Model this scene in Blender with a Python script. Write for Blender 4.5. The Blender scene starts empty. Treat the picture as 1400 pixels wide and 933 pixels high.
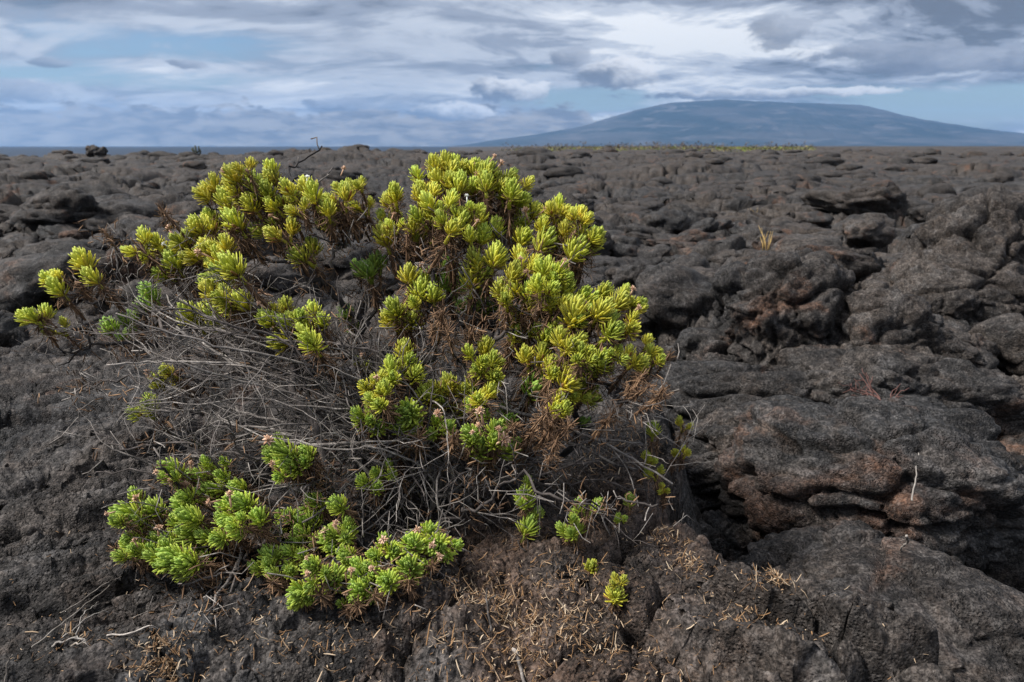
import bpy, math, random
import numpy as np
from mathutils import Vector, Matrix, Quaternion
SC = bpy.context.scene
COL = SC.collection
R = math.radians
random.seed(11)
rng = np.random.default_rng(11)

# ------------------------------------------------------------------ camera
CAM_Z = 1.35
cd = bpy.data.cameras.new('camera')
cd.lens = 24.0
cd.sensor_width = 36.0
cd.clip_start = 0.05
cd.clip_end = 120000.0
cd.dof.use_dof = True
cd.dof.focus_distance = 1.85
cd.dof.aperture_fstop = 5.0
cam = bpy.data.objects.new('camera', cd)
COL.objects.link(cam)
cam.location = (0, 0, CAM_Z)
cam.rotation_euler = (R(90 - 15.94), 0, 0)
SC.camera = cam

# ------------------------------------------------------------------ render + exposure
SC.view_settings.view_transform = 'Standard'
SC.view_settings.look = 'None'
SC.view_settings.gamma = 1.0
SC.view_settings.exposure = 2.58
SC.view_settings.use_curve_mapping = False
SC.render.engine = 'CYCLES'
SC.cycles.use_denoising = True
SC.cycles.max_bounces = 6
SC.cycles.volume_bounces = 0
SC.cycles.transparent_max_bounces = 8

# ------------------------------------------------------------------ sun
SUN_EL, SUN_AZ = R(50), R(-98)      # azimuth from +Y (ahead), positive to the right
sd = bpy.data.lights.new('sun', 'SUN')
sd.energy = 1.5
sd.angle = R(18)
sd.color = (1.0, 0.965, 0.92)
sun = bpy.data.objects.new('sun', sd)
COL.objects.link(sun)
sv = Vector((math.sin(SUN_AZ) * math.cos(SUN_EL), math.cos(SUN_AZ) * math.cos(SUN_EL), math.sin(SUN_EL)))
sun.rotation_euler = sv.to_track_quat('Z', 'Y').to_euler()

# ------------------------------------------------------------------ node helpers
class NT:
    def __init__(s, tree):
        s.t = tree
    def n(s, kind, **kw):
        o = s.t.nodes.new(kind)
        for k, v in kw.items():
            setattr(o, k, v)
        return o
    def put(s, sock, v):
        if hasattr(v, 'links') or isinstance(v, bpy.types.NodeSocket):
            s.t.links.new(v, sock)
        elif v is not None:
            if isinstance(v, (tuple, list)) and len(v) == 3 and sock.type == 'RGBA':
                v = (*v, 1)
            sock.default_value = v
    def m(s, op, a, b=None, c=None, clamp=False):
        o = s.n('ShaderNodeMath', operation=op, use_clamp=clamp)
        s.put(o.inputs[0], a)
        if b is not None: s.put(o.inputs[1], b)
        if c is not None: s.put(o.inputs[2], c)
        return o.outputs[0]
    def mix(s, f, a, b, mode='MIX'):
        o = s.n('ShaderNodeMix', data_type='RGBA', blend_type=mode, clamp_factor=True)
        s.put(o.inputs[0], f); s.put(o.inputs[6], a); s.put(o.inputs[7], b)
        return o.outputs[2]
    def ss(s, v, a, b, lo=0.0, hi=1.0):
        o = s.n('ShaderNodeMapRange', interpolation_type='SMOOTHSTEP', clamp=True)
        s.put(o.inputs[0], v); s.put(o.inputs[1], a); s.put(o.inputs[2], b)
        s.put(o.inputs[3], lo); s.put(o.inputs[4], hi)
        return o.outputs[0]
    def xyz(s, x, y, z):
        o = s.n('ShaderNodeCombineXYZ')
        s.put(o.inputs[0], x); s.put(o.inputs[1], y); s.put(o.inputs[2], z)
        return o.outputs[0]
    def noise(s, vec, scale, detail=4.0, rough=0.55, dist=0.0, lac=2.0):
        o = s.n('ShaderNodeTexNoise')
        if vec is not None: s.put(o.inputs['Vector'], vec)
        o.inputs['Scale'].default_value = scale
        o.inputs['Detail'].default_value = detail
        o.inputs['Roughness'].default_value = rough
        o.inputs['Lacunarity'].default_value = lac
        o.inputs['Distortion'].default_value = dist
        return o.outputs[0]

def srgb(r, g, b):
    f = lambda c: (c / 255 / 12.92) if c <= 10 else ((c / 255 + 0.055) / 1.055) ** 2.4
    return (f(r), f(g), f(b))

# ------------------------------------------------------------------ sky: clear-sky texture behind layers of cloud
world = bpy.data.worlds.new('World')
SC.world = world
world.cycles.sampling_method = 'MANUAL'
world.cycles.sample_map_resolution = 256
world.use_nodes = True
W = NT(world.node_tree)
world.node_tree.nodes.clear()
EXPO = 2 ** SC.view_settings.exposure
def cloud_col(r, g, b):
    return tuple(c / EXPO for c in srgb(r, g, b))
sky = W.n('ShaderNodeTexSky', sky_type='NISHITA', sun_disc=False, sun_elevation=SUN_EL, sun_rotation=SUN_AZ)
sky.air_density = 1.1; sky.dust_density = 0.6; sky.ozone_density = 2.2
blue = W.mix(1.0, sky.outputs[0], tuple(0.085 * c / EXPO for c in (0.84, 0.95, 1.10)), 'MULTIPLY')
tc = W.n('ShaderNodeTexCoord')
sep = W.n('ShaderNodeSeparateXYZ'); W.put(sep.inputs[0], tc.outputs['Generated'])
dx, dy, dz = sep.outputs
hyp = W.m('SQRT', W.m('ADD', W.m('MULTIPLY', dx, dx), W.m('MULTIPLY', dy, dy)))
AZ = W.m('MULTIPLY', W.m('ARCTAN2', dx, dy), 57.29578)          # degrees, 0 straight ahead
EL = W.m('MULTIPLY', W.m('ARCTAN2', dz, hyp), 57.29578)
zz = W.m('ADD', W.m('MAXIMUM', dz, 0.0), 0.19)
plane = W.xyz(W.m('DIVIDE', dx, zz), W.m('DIVIDE', dy, zz), 0.0)
def bump2(az, el, sa, se, warp=None):
    """soft blob in the sky at an azimuth and elevation"""
    a = W.m('DIVIDE', W.m('SUBTRACT', AZ, az), sa)
    e = W.m('DIVIDE', W.m('SUBTRACT', EL, el), se)
    if warp is not None:
        a = W.m('ADD', a, warp[0]); e = W.m('ADD', e, warp[1])
    return W.m('EXPONENT', W.m('MULTIPLY', W.m('ADD', W.m('MULTIPLY', a, a), W.m('MULTIPLY', e, e)), -1.0))
# broken sheet of cloud
rot = W.n('ShaderNodeMapping'); W.put(rot.inputs[0], plane)
rot.inputs['Rotation'].default_value = (0, 0, R(-14)); rot.inputs['Scale'].default_value = (0.62, 1.0, 1)
s1 = W.noise(rot.outputs[0], 1.15, 8, 0.56, 0.7)
rot2 = W.n('ShaderNodeMapping'); W.put(rot2.inputs[0], plane)
rot2.inputs['Rotation'].default_value = (0, 0, R(10)); rot2.inputs['Scale'].default_value = (0.55, 1.0, 1)
rot2.inputs['Location'].default_value = (3.1, 7.7, 0)
s2 = W.noise(rot2.outputs[0], 2.6, 8, 0.60, 0.8)
gap = W.m('ADD', W.m('MULTIPLY', bump2(-25, 7.0, 12, 1.5), 0.85), W.m('MULTIPLY', bump2(-30, 4.5, 13, 0.9), 0.95))
gap = W.m('ADD', gap, W.m('MULTIPLY', bump2(7, 3.6, 7, 1.0), 1.3))
gap = W.m('ADD', gap, W.m('MULTIPLY', bump2(34, 2.6, 9, 1.1), 1.5))
cover = W.m('ADD', W.m('MULTIPLY', s1, 0.75), W.m('MULTIPLY', s2, 0.5))
cover = W.m('SUBTRACT', cover, W.m('MULTIPLY', gap, 0.30))
cover = W.ss(cover, 0.30, 0.54)
shade = W.m('ADD', W.m('MULTIPLY', s1, 0.65), W.m('MULTIPLY', s2, 0.62))
shade = W.m('SUBTRACT', shade, 0.02)
shade = W.m('ADD', shade, W.m('MULTIPLY', bump2(11, 7.8, 9, 2.6), 0.12))
shade = W.m('ADD', shade, W.m('MULTIPLY', bump2(22, 6.8, 9, 1.6), 0.08))
shade = W.m('ADD', shade, W.m('MULTIPLY', bump2(-10, 4.4, 14, 1.1), 0.10))
shade = W.m('SUBTRACT', shade, W.m('MULTIPLY', bump2(34, 8.0, 10, 3.0), 0.32))
shade = W.m('SUBTRACT', shade, W.m('MULTIPLY', bump2(21, 11.2, 18, 1.8), 0.30))
shade = W.m('SUBTRACT', shade, W.m('MULTIPLY', bump2(-33, 9.5, 9, 2.0), 0.10))
fine_c = W.noise(plane, 4.2, 8, 0.62, 0.9)
shade = W.m('ADD', shade, W.m('MULTIPLY', W.m('ADD', W.m('SUBTRACT', s2, 0.5), W.m('MULTIPLY', W.m('SUBTRACT', fine_c, 0.5), 0.8)), W.ss(AZ, -8, 14, 0.25, 0.85)))
cr = W.n('ShaderNodeValToRGB'); W.put(cr.inputs[0], shade)
cr.color_ramp.interpolation = 'EASE'
els = cr.color_ramp.elements
els[0].position = 0.36; els[0].color = (*cloud_col(104, 109, 120), 1)
els[1].position = 0.86; els[1].color = (*cloud_col(236, 238, 240), 1)
e = els.new(0.53); e.color = (*cloud_col(150, 157, 171), 1)
e = els.new(0.68); e.color = (*cloud_col(194, 200, 210), 1)
c1 = W.mix(W.m('MULTIPLY', cover, 0.96), blue, cr.outputs[0])
# low bank of cumulus along the horizon
cv = W.xyz(W.m('MULTIPLY', AZ, 0.22), W.m('MULTIPLY', EL, 0.40), 3.3)
n3 = W.noise(cv, 2.0, 9, 0.62, 0.35)
n4 = W.noise(W.xyz(W.m('MULTIPLY', AZ, 0.16), W.m('MULTIPLY', EL, 0.75), 8.1), 2.2, 8, 0.60, 0.3)
topline = W.ss(AZ, 4, 17, 2.9, 0.2)
edge = W.m('SUBTRACT', W.m('ADD', topline, W.m('MULTIPLY', W.m('SUBTRACT', n3, 0.5), 4.2)), EL)
bank = W.ss(edge, -0.10, 0.40)
bankcol = W.mix(W.ss(W.m('ADD', n4, W.m('MULTIPLY', W.m('SUBTRACT', n3, 0.5), -0.6)), 0.34, 0.66), cloud_col(110, 99, 84), cloud_col(180, 169, 153))
bankcol = W.mix(W.ss(edge, 0.0, 0.5, 0.35, 0.0), bankcol, cloud_col(196, 198, 202))
c2 = W.mix(W.m('MULTIPLY', bank, 0.9), c1, bankcol)
# separate puffs
def puff_noise(z, sc): return W.noise(W.xyz(W.m('MULTIPLY', AZ, 0.5), W.m('MULTIPLY', EL, 0.8), z), sc, 8, 0.64, 0.3)
nw, nw2 = puff_noise(1.7, 0.9), puff_noise(9.9, 0.9)
warp = (W.m('MULTIPLY', W.m('SUBTRACT', nw, 0.5), 2.2), W.m('MULTIPLY', W.m('SUBTRACT', nw2, 0.5), 2.2))
for (a, e_, sa, se, lit) in ((-0.4, 4.3, 3.8, 0.95, 1), (8.5, 5.6, 3.6, 1.3, 1), (-5.0, 2.6, 4.0, 0.7, 1), (4.2, 6.7, 1.9, 0.8, 0), (-13.5, 3.0, 2.6, 0.5, 0),
                             (20, 7.9, 2.4, 1.3, 0), (26.5, 6.3, 6.0, 0.7, 0), (-24, 5.6, 1.6, 0.35, 0), (-32, 5.3, 1.2, 0.35, 0),
                             (33, 5.4, 8.0, 0.8, 0), (-34.5, 3.5, 2.8, 0.8, 0), (19, 3.75, 9.5, 0.42, 1)):
    bl = bump2(a, e_, sa, se, warp)
    k = W.ss(bl, 0.30, 0.60)
    up = W.m('ADD', W.m('DIVIDE', W.m('SUBTRACT', EL, e_), se), W.m('MULTIPLY', W.m('SUBTRACT', nw2, 0.5), 3.4))
    up = W.m('ADD', up, W.m('DIVIDE', W.m('SUBTRACT', AZ, a), sa * 1.3))
    hi = (238, 239, 241) if lit else (166, 172, 184)
    lo = (116, 122, 134) if lit else (112, 118, 132)
    pc = W.mix(W.ss(up, -0.8, 0.9), cloud_col(*lo), cloud_col(*hi))
    c2 = W.mix(W.m('MULTIPLY', k, 0.95 if lit else 0.75), c2, pc)
# an overcast sky brightens evenly from the horizon to the zenith (CIE overcast: 1 + 2 sin elevation)
cie = W.m('MULTIPLY', W.m('ADD', 1.0, W.m('MULTIPLY', W.m('MAXIMUM', dz, 0.0), 2.0)), 1 / 1.17)
c2 = W.mix(1.0, c2, W.xyz(cie, cie, cie), 'MULTIPLY')
bg = W.n('ShaderNodeBackground'); W.put(bg.inputs[0], c2); bg.inputs[1].default_value = 1.0
wo = W.n('ShaderNodeOutputWorld'); W.put(wo.inputs[0], bg.outputs[0])

# ------------------------------------------------------------------ object helpers
def tag(o, label=None, cat=None, group=None, kind=None):
    if label: o['label'] = label
    if cat: o['category'] = cat
    if group: o['group'] = group
    if kind: o['kind'] = kind
    return o
def link(name, data, parent=None, loc=None):
    o = bpy.data.objects.new(name, data)
    COL.objects.link(o)
    if parent: o.parent = parent
    if loc is not None: o.location = loc
    return o
def np_mesh(name, verts, quads, mat, smooth=True, attrs=None, tris=None):
    """verts (n,3), quads (m,4) and/or tris arrays -> mesh"""
    me = bpy.data.meshes.new(name)
    verts = np.asarray(verts, np.float32)
    me.vertices.add(len(verts)); me.vertices.foreach_set('co', verts.ravel())
    loops, starts, tot = [], [], 0
    for f in (quads, tris):
        if f is None or len(f) == 0: continue
        f = np.asarray(f, np.int32); k = f.shape[1]
        loops.append(f.ravel()); starts.append(tot + np.arange(len(f), dtype=np.int32) * k); tot += f.size
    loops = np.concatenate(loops); starts = np.concatenate(starts)
    me.loops.add(len(loops)); me.loops.foreach_set('vertex_index', loops)
    me.polygons.add(len(starts)); me.polygons.foreach_set('loop_start', starts)
    if smooth: me.polygons.foreach_set('use_smooth', np.ones(len(starts), bool))
    for an, av in (attrs or {}).items():
        a = me.attributes.new(an, 'FLOAT', 'POINT'); a.data.foreach_set('value', np.asarray(av, np.float32))
    me.update(calc_edges=True); me.validate()
    if mat: me.materials.append(mat)
    return me
class MB:
    """collects pieces of geometry for one mesh"""
    def __init__(s): s.v, s.q, s.t, s.a, s.n = [], [], [], [], 0
    def add(s, v, q=None, t=None, a=0.0):
        v = np.asarray(v, float)
        if q is not None and len(q): s.q.append(np.asarray(q) + s.n)
        if t is not None and len(t): s.t.append(np.asarray(t) + s.n)
        s.a.append(np.full(len(v), a) if np.isscalar(a) else np.asarray(a)); s.v.append(v); s.n += len(v)
    def tube(s, pts, rad, k=6, a=0.0, cap=True):
        pts = np.asarray(pts, float); n = len(pts)
        rad = np.full(n, rad) if np.isscalar(rad) else np.asarray(rad)
        tg = np.gradient(pts, axis=0); tg /= np.linalg.norm(tg, axis=1)[:, None] + 1e-9
        nn = np.cross(tg[0], (0.31, 0.2, 0.93)); nn /= np.linalg.norm(nn) + 1e-9
        vs = []
        an = np.arange(k) * 2 * np.pi / k
        for i in range(n):
            nn = nn - tg[i] * np.dot(nn, tg[i]); nn /= np.linalg.norm(nn) + 1e-9
            bb = np.cross(tg[i], nn)
            vs.append(pts[i] + rad[i] * (np.cos(an)[:, None] * nn + np.sin(an)[:, None] * bb))
        v = np.concatenate(vs); q = []
        for i in range(n - 1):
            for j in range(k):
                q.append((i * k + j, i * k + (j + 1) % k, (i + 1) * k + (j + 1) % k, (i + 1) * k + j))
        t = []
        if cap:
            v = np.vstack([v, pts[-1] + tg[-1] * rad[-1] * 0.6, pts[0] - tg[0] * rad[0] * 0.5])
            for j in range(k):
                t.append(((n - 1) * k + j, (n - 1) * k + (j + 1) % k, n * k))
                t.append(((j + 1) % k, j, n * k + 1))
        s.add(v, q, t, a)
    def leaf(s, base, d, side, length, width, thick, curl, a=0.0, droop=None):
        """a thick narrow leaf: 3 rings of 4 and a tip; curl bends it towards cross(side, d)"""
        base = np.asarray(base, float); d = np.asarray(d, float); d = d / np.linalg.norm(d)
        side = side - d * np.dot(side, d); side = side / (np.linalg.norm(side) + 1e-9)
        up = np.cross(side, d)
        v = []
        for t, w in ((0.0, 0.55), (0.45, 0.95), (0.86, 0.80)):
            c = base + d * length * t + up * curl * length * t * t
            v += [c + side * width * w * 0.5, c + up * thick * w * 0.5, c - side * width * w * 0.5, c - up * thick * w * 0.5]
        v.append(base + d * length + up * curl * length)
        q = [(r * 4 + (j + 1) % 4, r * 4 + j, (r + 1) * 4 + j, (r + 1) * 4 + (j + 1) % 4) for r in range(2) for j in range(4)]
        t = [(8 + (j + 1) % 4, 8 + j, 12) for j in range(4)]
        s.add(v, q, t, a)
    def mesh(s, name, mat, smooth=True, attr=None):
        return np_mesh(name, np.concatenate(s.v), np.concatenate(s.q) if s.q else None, mat, smooth,
                       {attr: np.concatenate(s.a)} if attr else None, np.concatenate(s.t) if s.t else None)

# ------------------------------------------------------------------ noise
def hsh(ix, iy, seed):
    h = (ix.astype(np.int64) * 374761393 + iy.astype(np.int64) * 668265263 + seed * 974711) & 0xffffffff
    h = ((h ^ (h >> 13)) * 1274126177) & 0xffffffff
    h = ((h ^ (h >> 16)) * 2246822519) & 0xffffffff
    return ((h ^ (h >> 15)) & 0xffffff).astype(np.float32) / np.float32(16777216)
def perlin(x, y, seed=0):
    xi = np.floor(x); yi = np.floor(y); fx = (x - xi).astype(np.float32); fy = (y - yi).astype(np.float32)
    u = fx * fx * fx * (fx * (fx * 6 - 15) + 10); v = fy * fy * fy * (fy * (fy * 6 - 15) + 10)
    def g(ox, oy):
        a = hsh(xi + ox, yi + oy, seed) * np.float32(6.2831853)
        return np.cos(a) * (fx - ox) + np.sin(a) * (fy - oy)
    n0 = g(0, 0) * (1 - u) + g(1, 0) * u
    n1 = g(0, 1) * (1 - u) + g(1, 1) * u
    return (n0 * (1 - v) + n1 * v) * 1.5
def fbm(x, y, seed=0, o=3):
    s = 0; a = 1.0; f = 1.0
    for k in range(o):
        s = s + a * perlin(x * f, y * f, seed + k * 17); a *= 0.5; f *= 2.03
    return s
def worley(x, y, seed=0):
    xi = np.floor(x); yi = np.floor(y)
    f1 = np.full(x.shape, 9.0, np.float32); f2 = f1.copy(); idv = np.zeros_like(f1); vx = np.zeros_like(f1); vy = np.zeros_like(f1)
    for ox in (-1, 0, 1):
        for oy in (-1, 0, 1):
            cx = xi + ox; cy = yi + oy
            ex = (x - (cx + 0.08 + 0.84 * hsh(cx, cy, seed))).astype(np.float32); ey = (y - (cy + 0.08 + 0.84 * hsh(cx, cy, seed + 5))).astype(np.float32)
            d = np.sqrt(ex * ex + ey * ey); m = d < f1
            f2 = np.where(m, f1, np.minimum(f2, d))
            idv = np.where(m, hsh(cx, cy, seed + 9), idv); vx = np.where(m, ex, vx); vy = np.where(m, ey, vy)
            f1 = np.where(m, d, f1)
    return f1, f2, idv, vx, vy
def sstep(v, a, b):
    t = np.clip((v - a) / (b - a), 0, 1); return t * t * (3 - 2 * t)
def gauss(x, y, cx, cy, sx, sy, rot=0.0):
    c, s = math.cos(rot), math.sin(rot); u = (x - cx) * c + (y - cy) * s; v = -(x - cx) * s + (y - cy) * c
    return np.exp(-(u / sx) ** 2 - (v / sy) ** 2)
def seg_dist(x, y, pts):
    best = np.full(x.shape, 1e9)
    for (ax, ay), (bx, by) in zip(pts[:-1], pts[1:]):
        ex, ey = bx - ax, by - ay
        t = np.clip(((x - ax) * ex + (y - ay) * ey) / (ex * ex + ey * ey), 0, 1)
        best = np.minimum(best, np.hypot(x - ax - t * ex, y - ay - t * ey))
    return best
def poly_sd(x, y, P):
    d = seg_dist(x, y, P + P[:1]); ins = np.zeros(x.shape, bool)
    for (ax, ay), (bx, by) in zip(P, P[1:] + P[:1]):
        c = (ay > y) != (by > y)
        ins ^= c & (x < (bx - ax) * (y - ay) / ((by - ay) if by != ay else 1e-9) + ax)
    return np.where(ins, d, -d)

# ------------------------------------------------------------------ the lava: height and sideways bulge at a place
MOUND = [(1.35, 0.2), (0.97, 1.04), (0.98, 1.2), (0.9, 1.37), (0.79, 1.51), (0.66, 1.72), (0.61, 1.92), (0.68, 2.42), (0.74, 2.9), (0.2, 3.05), (-0.9, 3.3), (-2.4, 3.9), (-4.6, 4.3), (-8, 3.4), (-8, -3), (1.6, -3)]
def pillow(x, y, s, seed, stretch=1.5, rot=0.15, sharp=0.045):
    c, sn = math.cos(rot), math.sin(rot)
    wx = perlin(x / (s * 1.3), y / (s * 1.3), seed + 31) * 0.42 * s; wy = perlin(x / (s * 1.3), y / (s * 1.3), seed + 32) * 0.42 * s
    u = ((x + wx) * c + (y + wy) * sn) / (s * stretch); v = (-(x + wx) * sn + (y + wy) * c) / s
    f1, f2, idv, ex, ey = worley(u, v, seed)
    b = f2 - f1
    rim = 1 - np.exp(-b / sharp)
    p = rim * (0.40 + 0.42 * (1 - np.minimum(f1 * f1 * 1.6, 1)) + 1.0 * idv)
    g = rim * np.exp(-b / 0.22) * s * 0.22 / (f1 + 0.05)
    gx = (ex * c * stretch - ey * sn) * g; gy = (ex * sn * stretch + ey * c) * g
    return p - 0.85, gx, gy, idv
def terrain(x, y):
    x = x.astype(np.float64); y = y.astype(np.float64)
    r = np.hypot(x, y)
    wob = perlin(x / 0.55, y / 0.55, 3) * 0.10 + perlin(x / 0.17, y / 0.17, 4) * 0.035
    sd = poly_sd(x, y, MOUND) + wob
    m = sstep(sd, -0.06, 0.16)
    mslow = sstep(sd, -0.5, 0.5)
    # broad ground
    z = 0.10 * perlin(x / 7.0, y / 7.0, 1) + 0.07 * perlin(x / 2.6, y / 2.6, 2)
    z = z + 0.18 * gauss(x, y, 2.5, 6.3, 1.7, 1.5, 0.35) - 0.14 * gauss(x, y, 4.6, 5.6, 2.0, 1.5) - 0.10 * gauss(x, y, 2.6, 4.6, 1.0, 0.7)
    z = z - 0.16 * gauss(x, y, 1.8, 2.0, 0.75, 0.85, 0.4) + 0.22 * gauss(x, y, 1.45, 2.62, 0.42, 0.36, -0.3) + 0.20 * gauss(x, y, 1.35, 3.55, 0.75, 0.35, 0.1)
    z = z + 0.16 * gauss(x, y, 1.75, 1.75, 0.30, 0.45, 0.7) - 0.10
    z = z - 0.10 * gauss(x, y, 0.86, 2.55, 0.16, 0.38, -0.2) - 1.15 * gauss(x, y, 2.05, 2.55, 0.22, 0.55, -0.25)
    z = z - 0.10 * gauss(x, y, 1.28, 1.98, 0.14, 0.30, 0.6) - 0.25 * gauss(x, y, 2.3, 3.9, 0.5, 0.22)
    z = z - 0.42 * gauss(x, y, -2.3, 5.2, 1.3, 0.45, 0.1) - 0.35 * gauss(x, y, -4.6, 5.1, 0.9, 0.5) + 0.3 * gauss(x, y, -3.3, 7.2, 2.2, 1.0)
    z = z - 0.45 * gauss(x, y, 1.3, 8.6, 0.9, 0.35, 0.2) - 0.4 * gauss(x, y, 6.3, 8.5, 1.2, 0.45) - 0.4 * gauss(x, y, 5.0, 6.4, 0.35, 0.4)
    far = sstep(r, 14, 60)
    z = z + far * (0.30 * perlin(x / 19, y / 19, 6) + 0.10)
    z = z + 0.75 * gauss(x, y, -11, 46, 7, 5) + 0.5 * gauss(x, y, -9, 24, 4, 4)
    az = np.degrees(np.arctan2(x, y))
    # the field drops to the coast on the left
    z = z - 11.0 * sstep(r, 120, 420) * (1 - sstep(az, -8, 4)) - 1.2 * sstep(r, 70, 160) * (1 - sstep(az, -30, 0))
    z = z + 0.8 * sstep(r, 250, 900) * sstep(az, -6, 6)
    gx = np.zeros_like(z); gy = np.zeros_like(z)
    rust = np.zeros_like(z)
    # pillows, lobes and toes
    for (s, amp, seed, rmin, rmax, mw, st, rot) in ((6.5, 0.45, 41, 22, 600, 0.0, 1.3, 0.1), (1.9, 0.19, 42, 0.5, 260, 0.0, 1.9, 0.2), (0.78, 0.15, 43, 0.5, 60, 0.10, 1.4, -0.2),
                                      (0.31, 0.085, 44, 0.5, 24, 0.30, 1.25, 0.4), (0.115, 0.045, 45, 0.5, 12, 0.45, 1.35, 0.3), (0.042, 0.014, 46, 0.5, 4.5, 0.5, 1.3, 0.5)):
        i = np.nonzero((r > rmin * 0.6) & (r < rmax))[0]
        if not len(i): continue
        xx, yy = x[i], y[i]
        p, px_, py_, idv = pillow(xx, yy, s, seed, st, rot)
        patch = 0.55 + 0.45 * sstep(perlin(xx / (s * 3.1), yy / (s * 3.1), seed + 7), -0.45, 0.35)
        if s > 5: patch = patch * (1 + r[i] / 320)
        w = amp * patch * (1 - m[i] * (1 - mw)) * sstep(r[i], rmin * 0.6, rmin) * (1 - sstep(r[i], rmax * 0.7, rmax))
        z[i] += p * w
        k = w / amp
        gx[i] += px_ * k; gy[i] += py_ * k
        if s > 0.5: rust[i] += (idv - 0.5) * 0.6 * k
    # gaps between the lobes
    for (s, depth, wd, seed, rmax) in ((2.7, 0.55, 0.03, 90, 120), (1.15, 0.45, 0.045, 91, 32), (0.50, 0.18, 0.05, 92, 14)):
        i = np.nonzero(r < rmax)[0]; xx, yy = x[i], y[i]
        wx = perlin(xx / (s * .8), yy / (s * .8), seed + 3) * .35 * s; wy = perlin(xx / (s * .8), yy / (s * .8), seed + 4) * .35 * s
        f1, f2, idv, ex, ey = worley((xx + wx) / (s * 1.35), (yy + wy) / s, seed)
        b = f2 - f1; open_ = sstep(perlin(xx / (s * 1.6), yy / (s * 1.6), seed + 5), -0.25, 0.3)
        ax = (idv * 17.3) % 1.0 - .5; ay = (idv * 37.7) % 1.0 - .5
        tilt = (ax * ex * 1.35 + ay * ey) * s * (0.34 if s < 2 else 0.16)
        fade = 1 - sstep(r[i], rmax * .55, rmax)
        z[i] += fade * (1 - m[i]) * (-depth * np.exp(-(b / wd) ** 2) * open_ + ((0.17 if s < 2 else 0.09) * s * (idv - .5) + tilt) * (1 - np.exp(-b / .035)))
        k = (1 - m[i]) * np.exp(-((b - .13) / .08) ** 2) * s * .07 / (f1 + .12)
        gx[i] += ex * 1.35 * k; gy[i] += ey * k
    # the mound under the shrub
    zm = 0.272 + 0.055 * perlin(x / 0.9, y / 0.9, 8) + (0.02 + 0.03 * sstep(x, 0.3, 0.7)) * perlin(x / 0.33, y / 0.33, 9)
    zm = zm + np.where(x < 0, 0.035 * x, 0) - 0.05 * sstep(x, 0.55, 1.2) - 0.05 * sstep(-y, -1.5, -0.9)
    ca, sa = math.cos(0.50), math.sin(0.50)
    a = x * ca + y * sa; b = -x * sa + y * ca                      # flow sheets lie across the left slope
    wl = sstep(-x, 0.35, 0.9)
    bw = b + 0.34 * perlin(a / 1.3, b / 0.7, 12) + 0.03 * perlin(a / 0.2, b / 0.12, 13)
    ph = (bw / 0.47) % 1.0
    saw = 0.5 - ph + sstep(ph, 0.90, 1.0)
    wl2 = wl * (0.25 + 0.75 * sstep(perlin(a / 0.8, b / 0.6, 11), -0.5, 0.15))
    zm = zm + wl2 * 0.10 * saw - wl2 * 0.04 * np.exp(-((ph - 0.90) / 0.035) ** 2)
    wr = sstep(x, 0.30, 0.55); pn = x * 0.62 + y * 0.78 + 0.05 * perlin(x / .3, y / .3, 16) + 0.015 * perlin(x / .07, y / .07, 17)
    p2 = (pn / 0.21) % 1.0
    zm = zm + wr * (0.075 * (0.5 - p2 + sstep(p2, 0.84, 1.0)) - 0.05 * np.exp(-((p2 - 0.86) / 0.05) ** 2)) * (0.4 + 0.6 * sstep(perlin(x / .5, y / .5, 18), -.3, .3))
    zm = zm + (0.35 + 0.65 * wl) * 0.030 * perlin(a / 0.40, bw / 0.050, 14) + (0.4 + 0.6 * wl) * 0.014 * perlin(a / 0.16, bw / 0.022, 15)
    # soil-filled gully running down from the shrub, cracks, a tilted plate at the foot
    gd = seg_dist(x + perlin(x / .2, y / .2, 19) * .03, y, [(-0.12, 2.05), (-0.06, 1.62), (0.03, 1.38), (0.02, 1.0)])
    gully = np.exp(-(gd / 0.085) ** 2)
    zm = zm - 0.055 * gully
    for pts, wd, dp in (([(0.18, 1.50), (0.28, 1.33), (0.40, 1.17), (0.52, 1.05)], 0.012, 0.07), ([(-0.92, 1.42), (-0.82, 1.33), (-0.74, 1.24)], 0.006, 0.04), ([(0.44, 1.84), (0.62, 1.93), (0.75, 1.86)], 0.010, 0.05),
                        ([(-1.25, 1.25), (-0.98, 1.30), (-0.80, 1.36)], 0.007, 0.04), ([(0.02, 1.52), (0.05, 1.45)], 0.006, 0.04), ([(0.62, 1.42), (0.85, 1.32), (1.0, 1.25)], 0.010, 0.06),
                        ([(-1.95, 2.25), (-1.55, 2.42), (-1.2, 2.7)], 0.016, 0.09), ([(-1.7, 1.72), (-1.35, 1.84), (-1.08, 2.02)], 0.013, 0.08), ([(-1.32, 1.42), (-1.02, 1.56)], 0.009, 0.06),
                        ([(-2.5, 2.85), (-1.9, 3.0), (-1.5, 3.2)], 0.022, 0.10), ([(0.30, 1.12), (0.36, 1.02)], 0.007, 0.05), ([(-0.35, 1.18), (-0.30, 1.06)], 0.005, 0.03)):
        cdist = seg_dist(x + perlin(x / .06, y / .06, 21) * .014, y + perlin(x / .05, y / .05, 22) * .014, pts)
        zm = zm - dp * np.exp(-(cdist / wd) ** 2)
    plate = seg_dist(x, y, [(0.26, 1.47), (0.42, 1.27), (0.60, 1.06)])
    zm = zm + 0.05 * sstep(0.085 - plate + wob * 0.15, 0, 0.05) * sstep((x - 0.18) * 0.75 + (y - 1.5) * 0.62, -0.02, 0.02)
    zm = zm + 0.05 * gauss(x, y, 0.62, 1.55, 0.18, 0.16, -0.6) + 0.06 * gauss(x, y, 0.78, 1.30, 0.22, 0.13, -0.8)
    z = z * (1 - m) + zm * m + _mound_small(x, y, r, m)
    # shell of the mound bulges out over the hollow at its side
    edge = np.exp(-((sd - 0.13) / 0.07) ** 2) * (r < 12)
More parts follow.
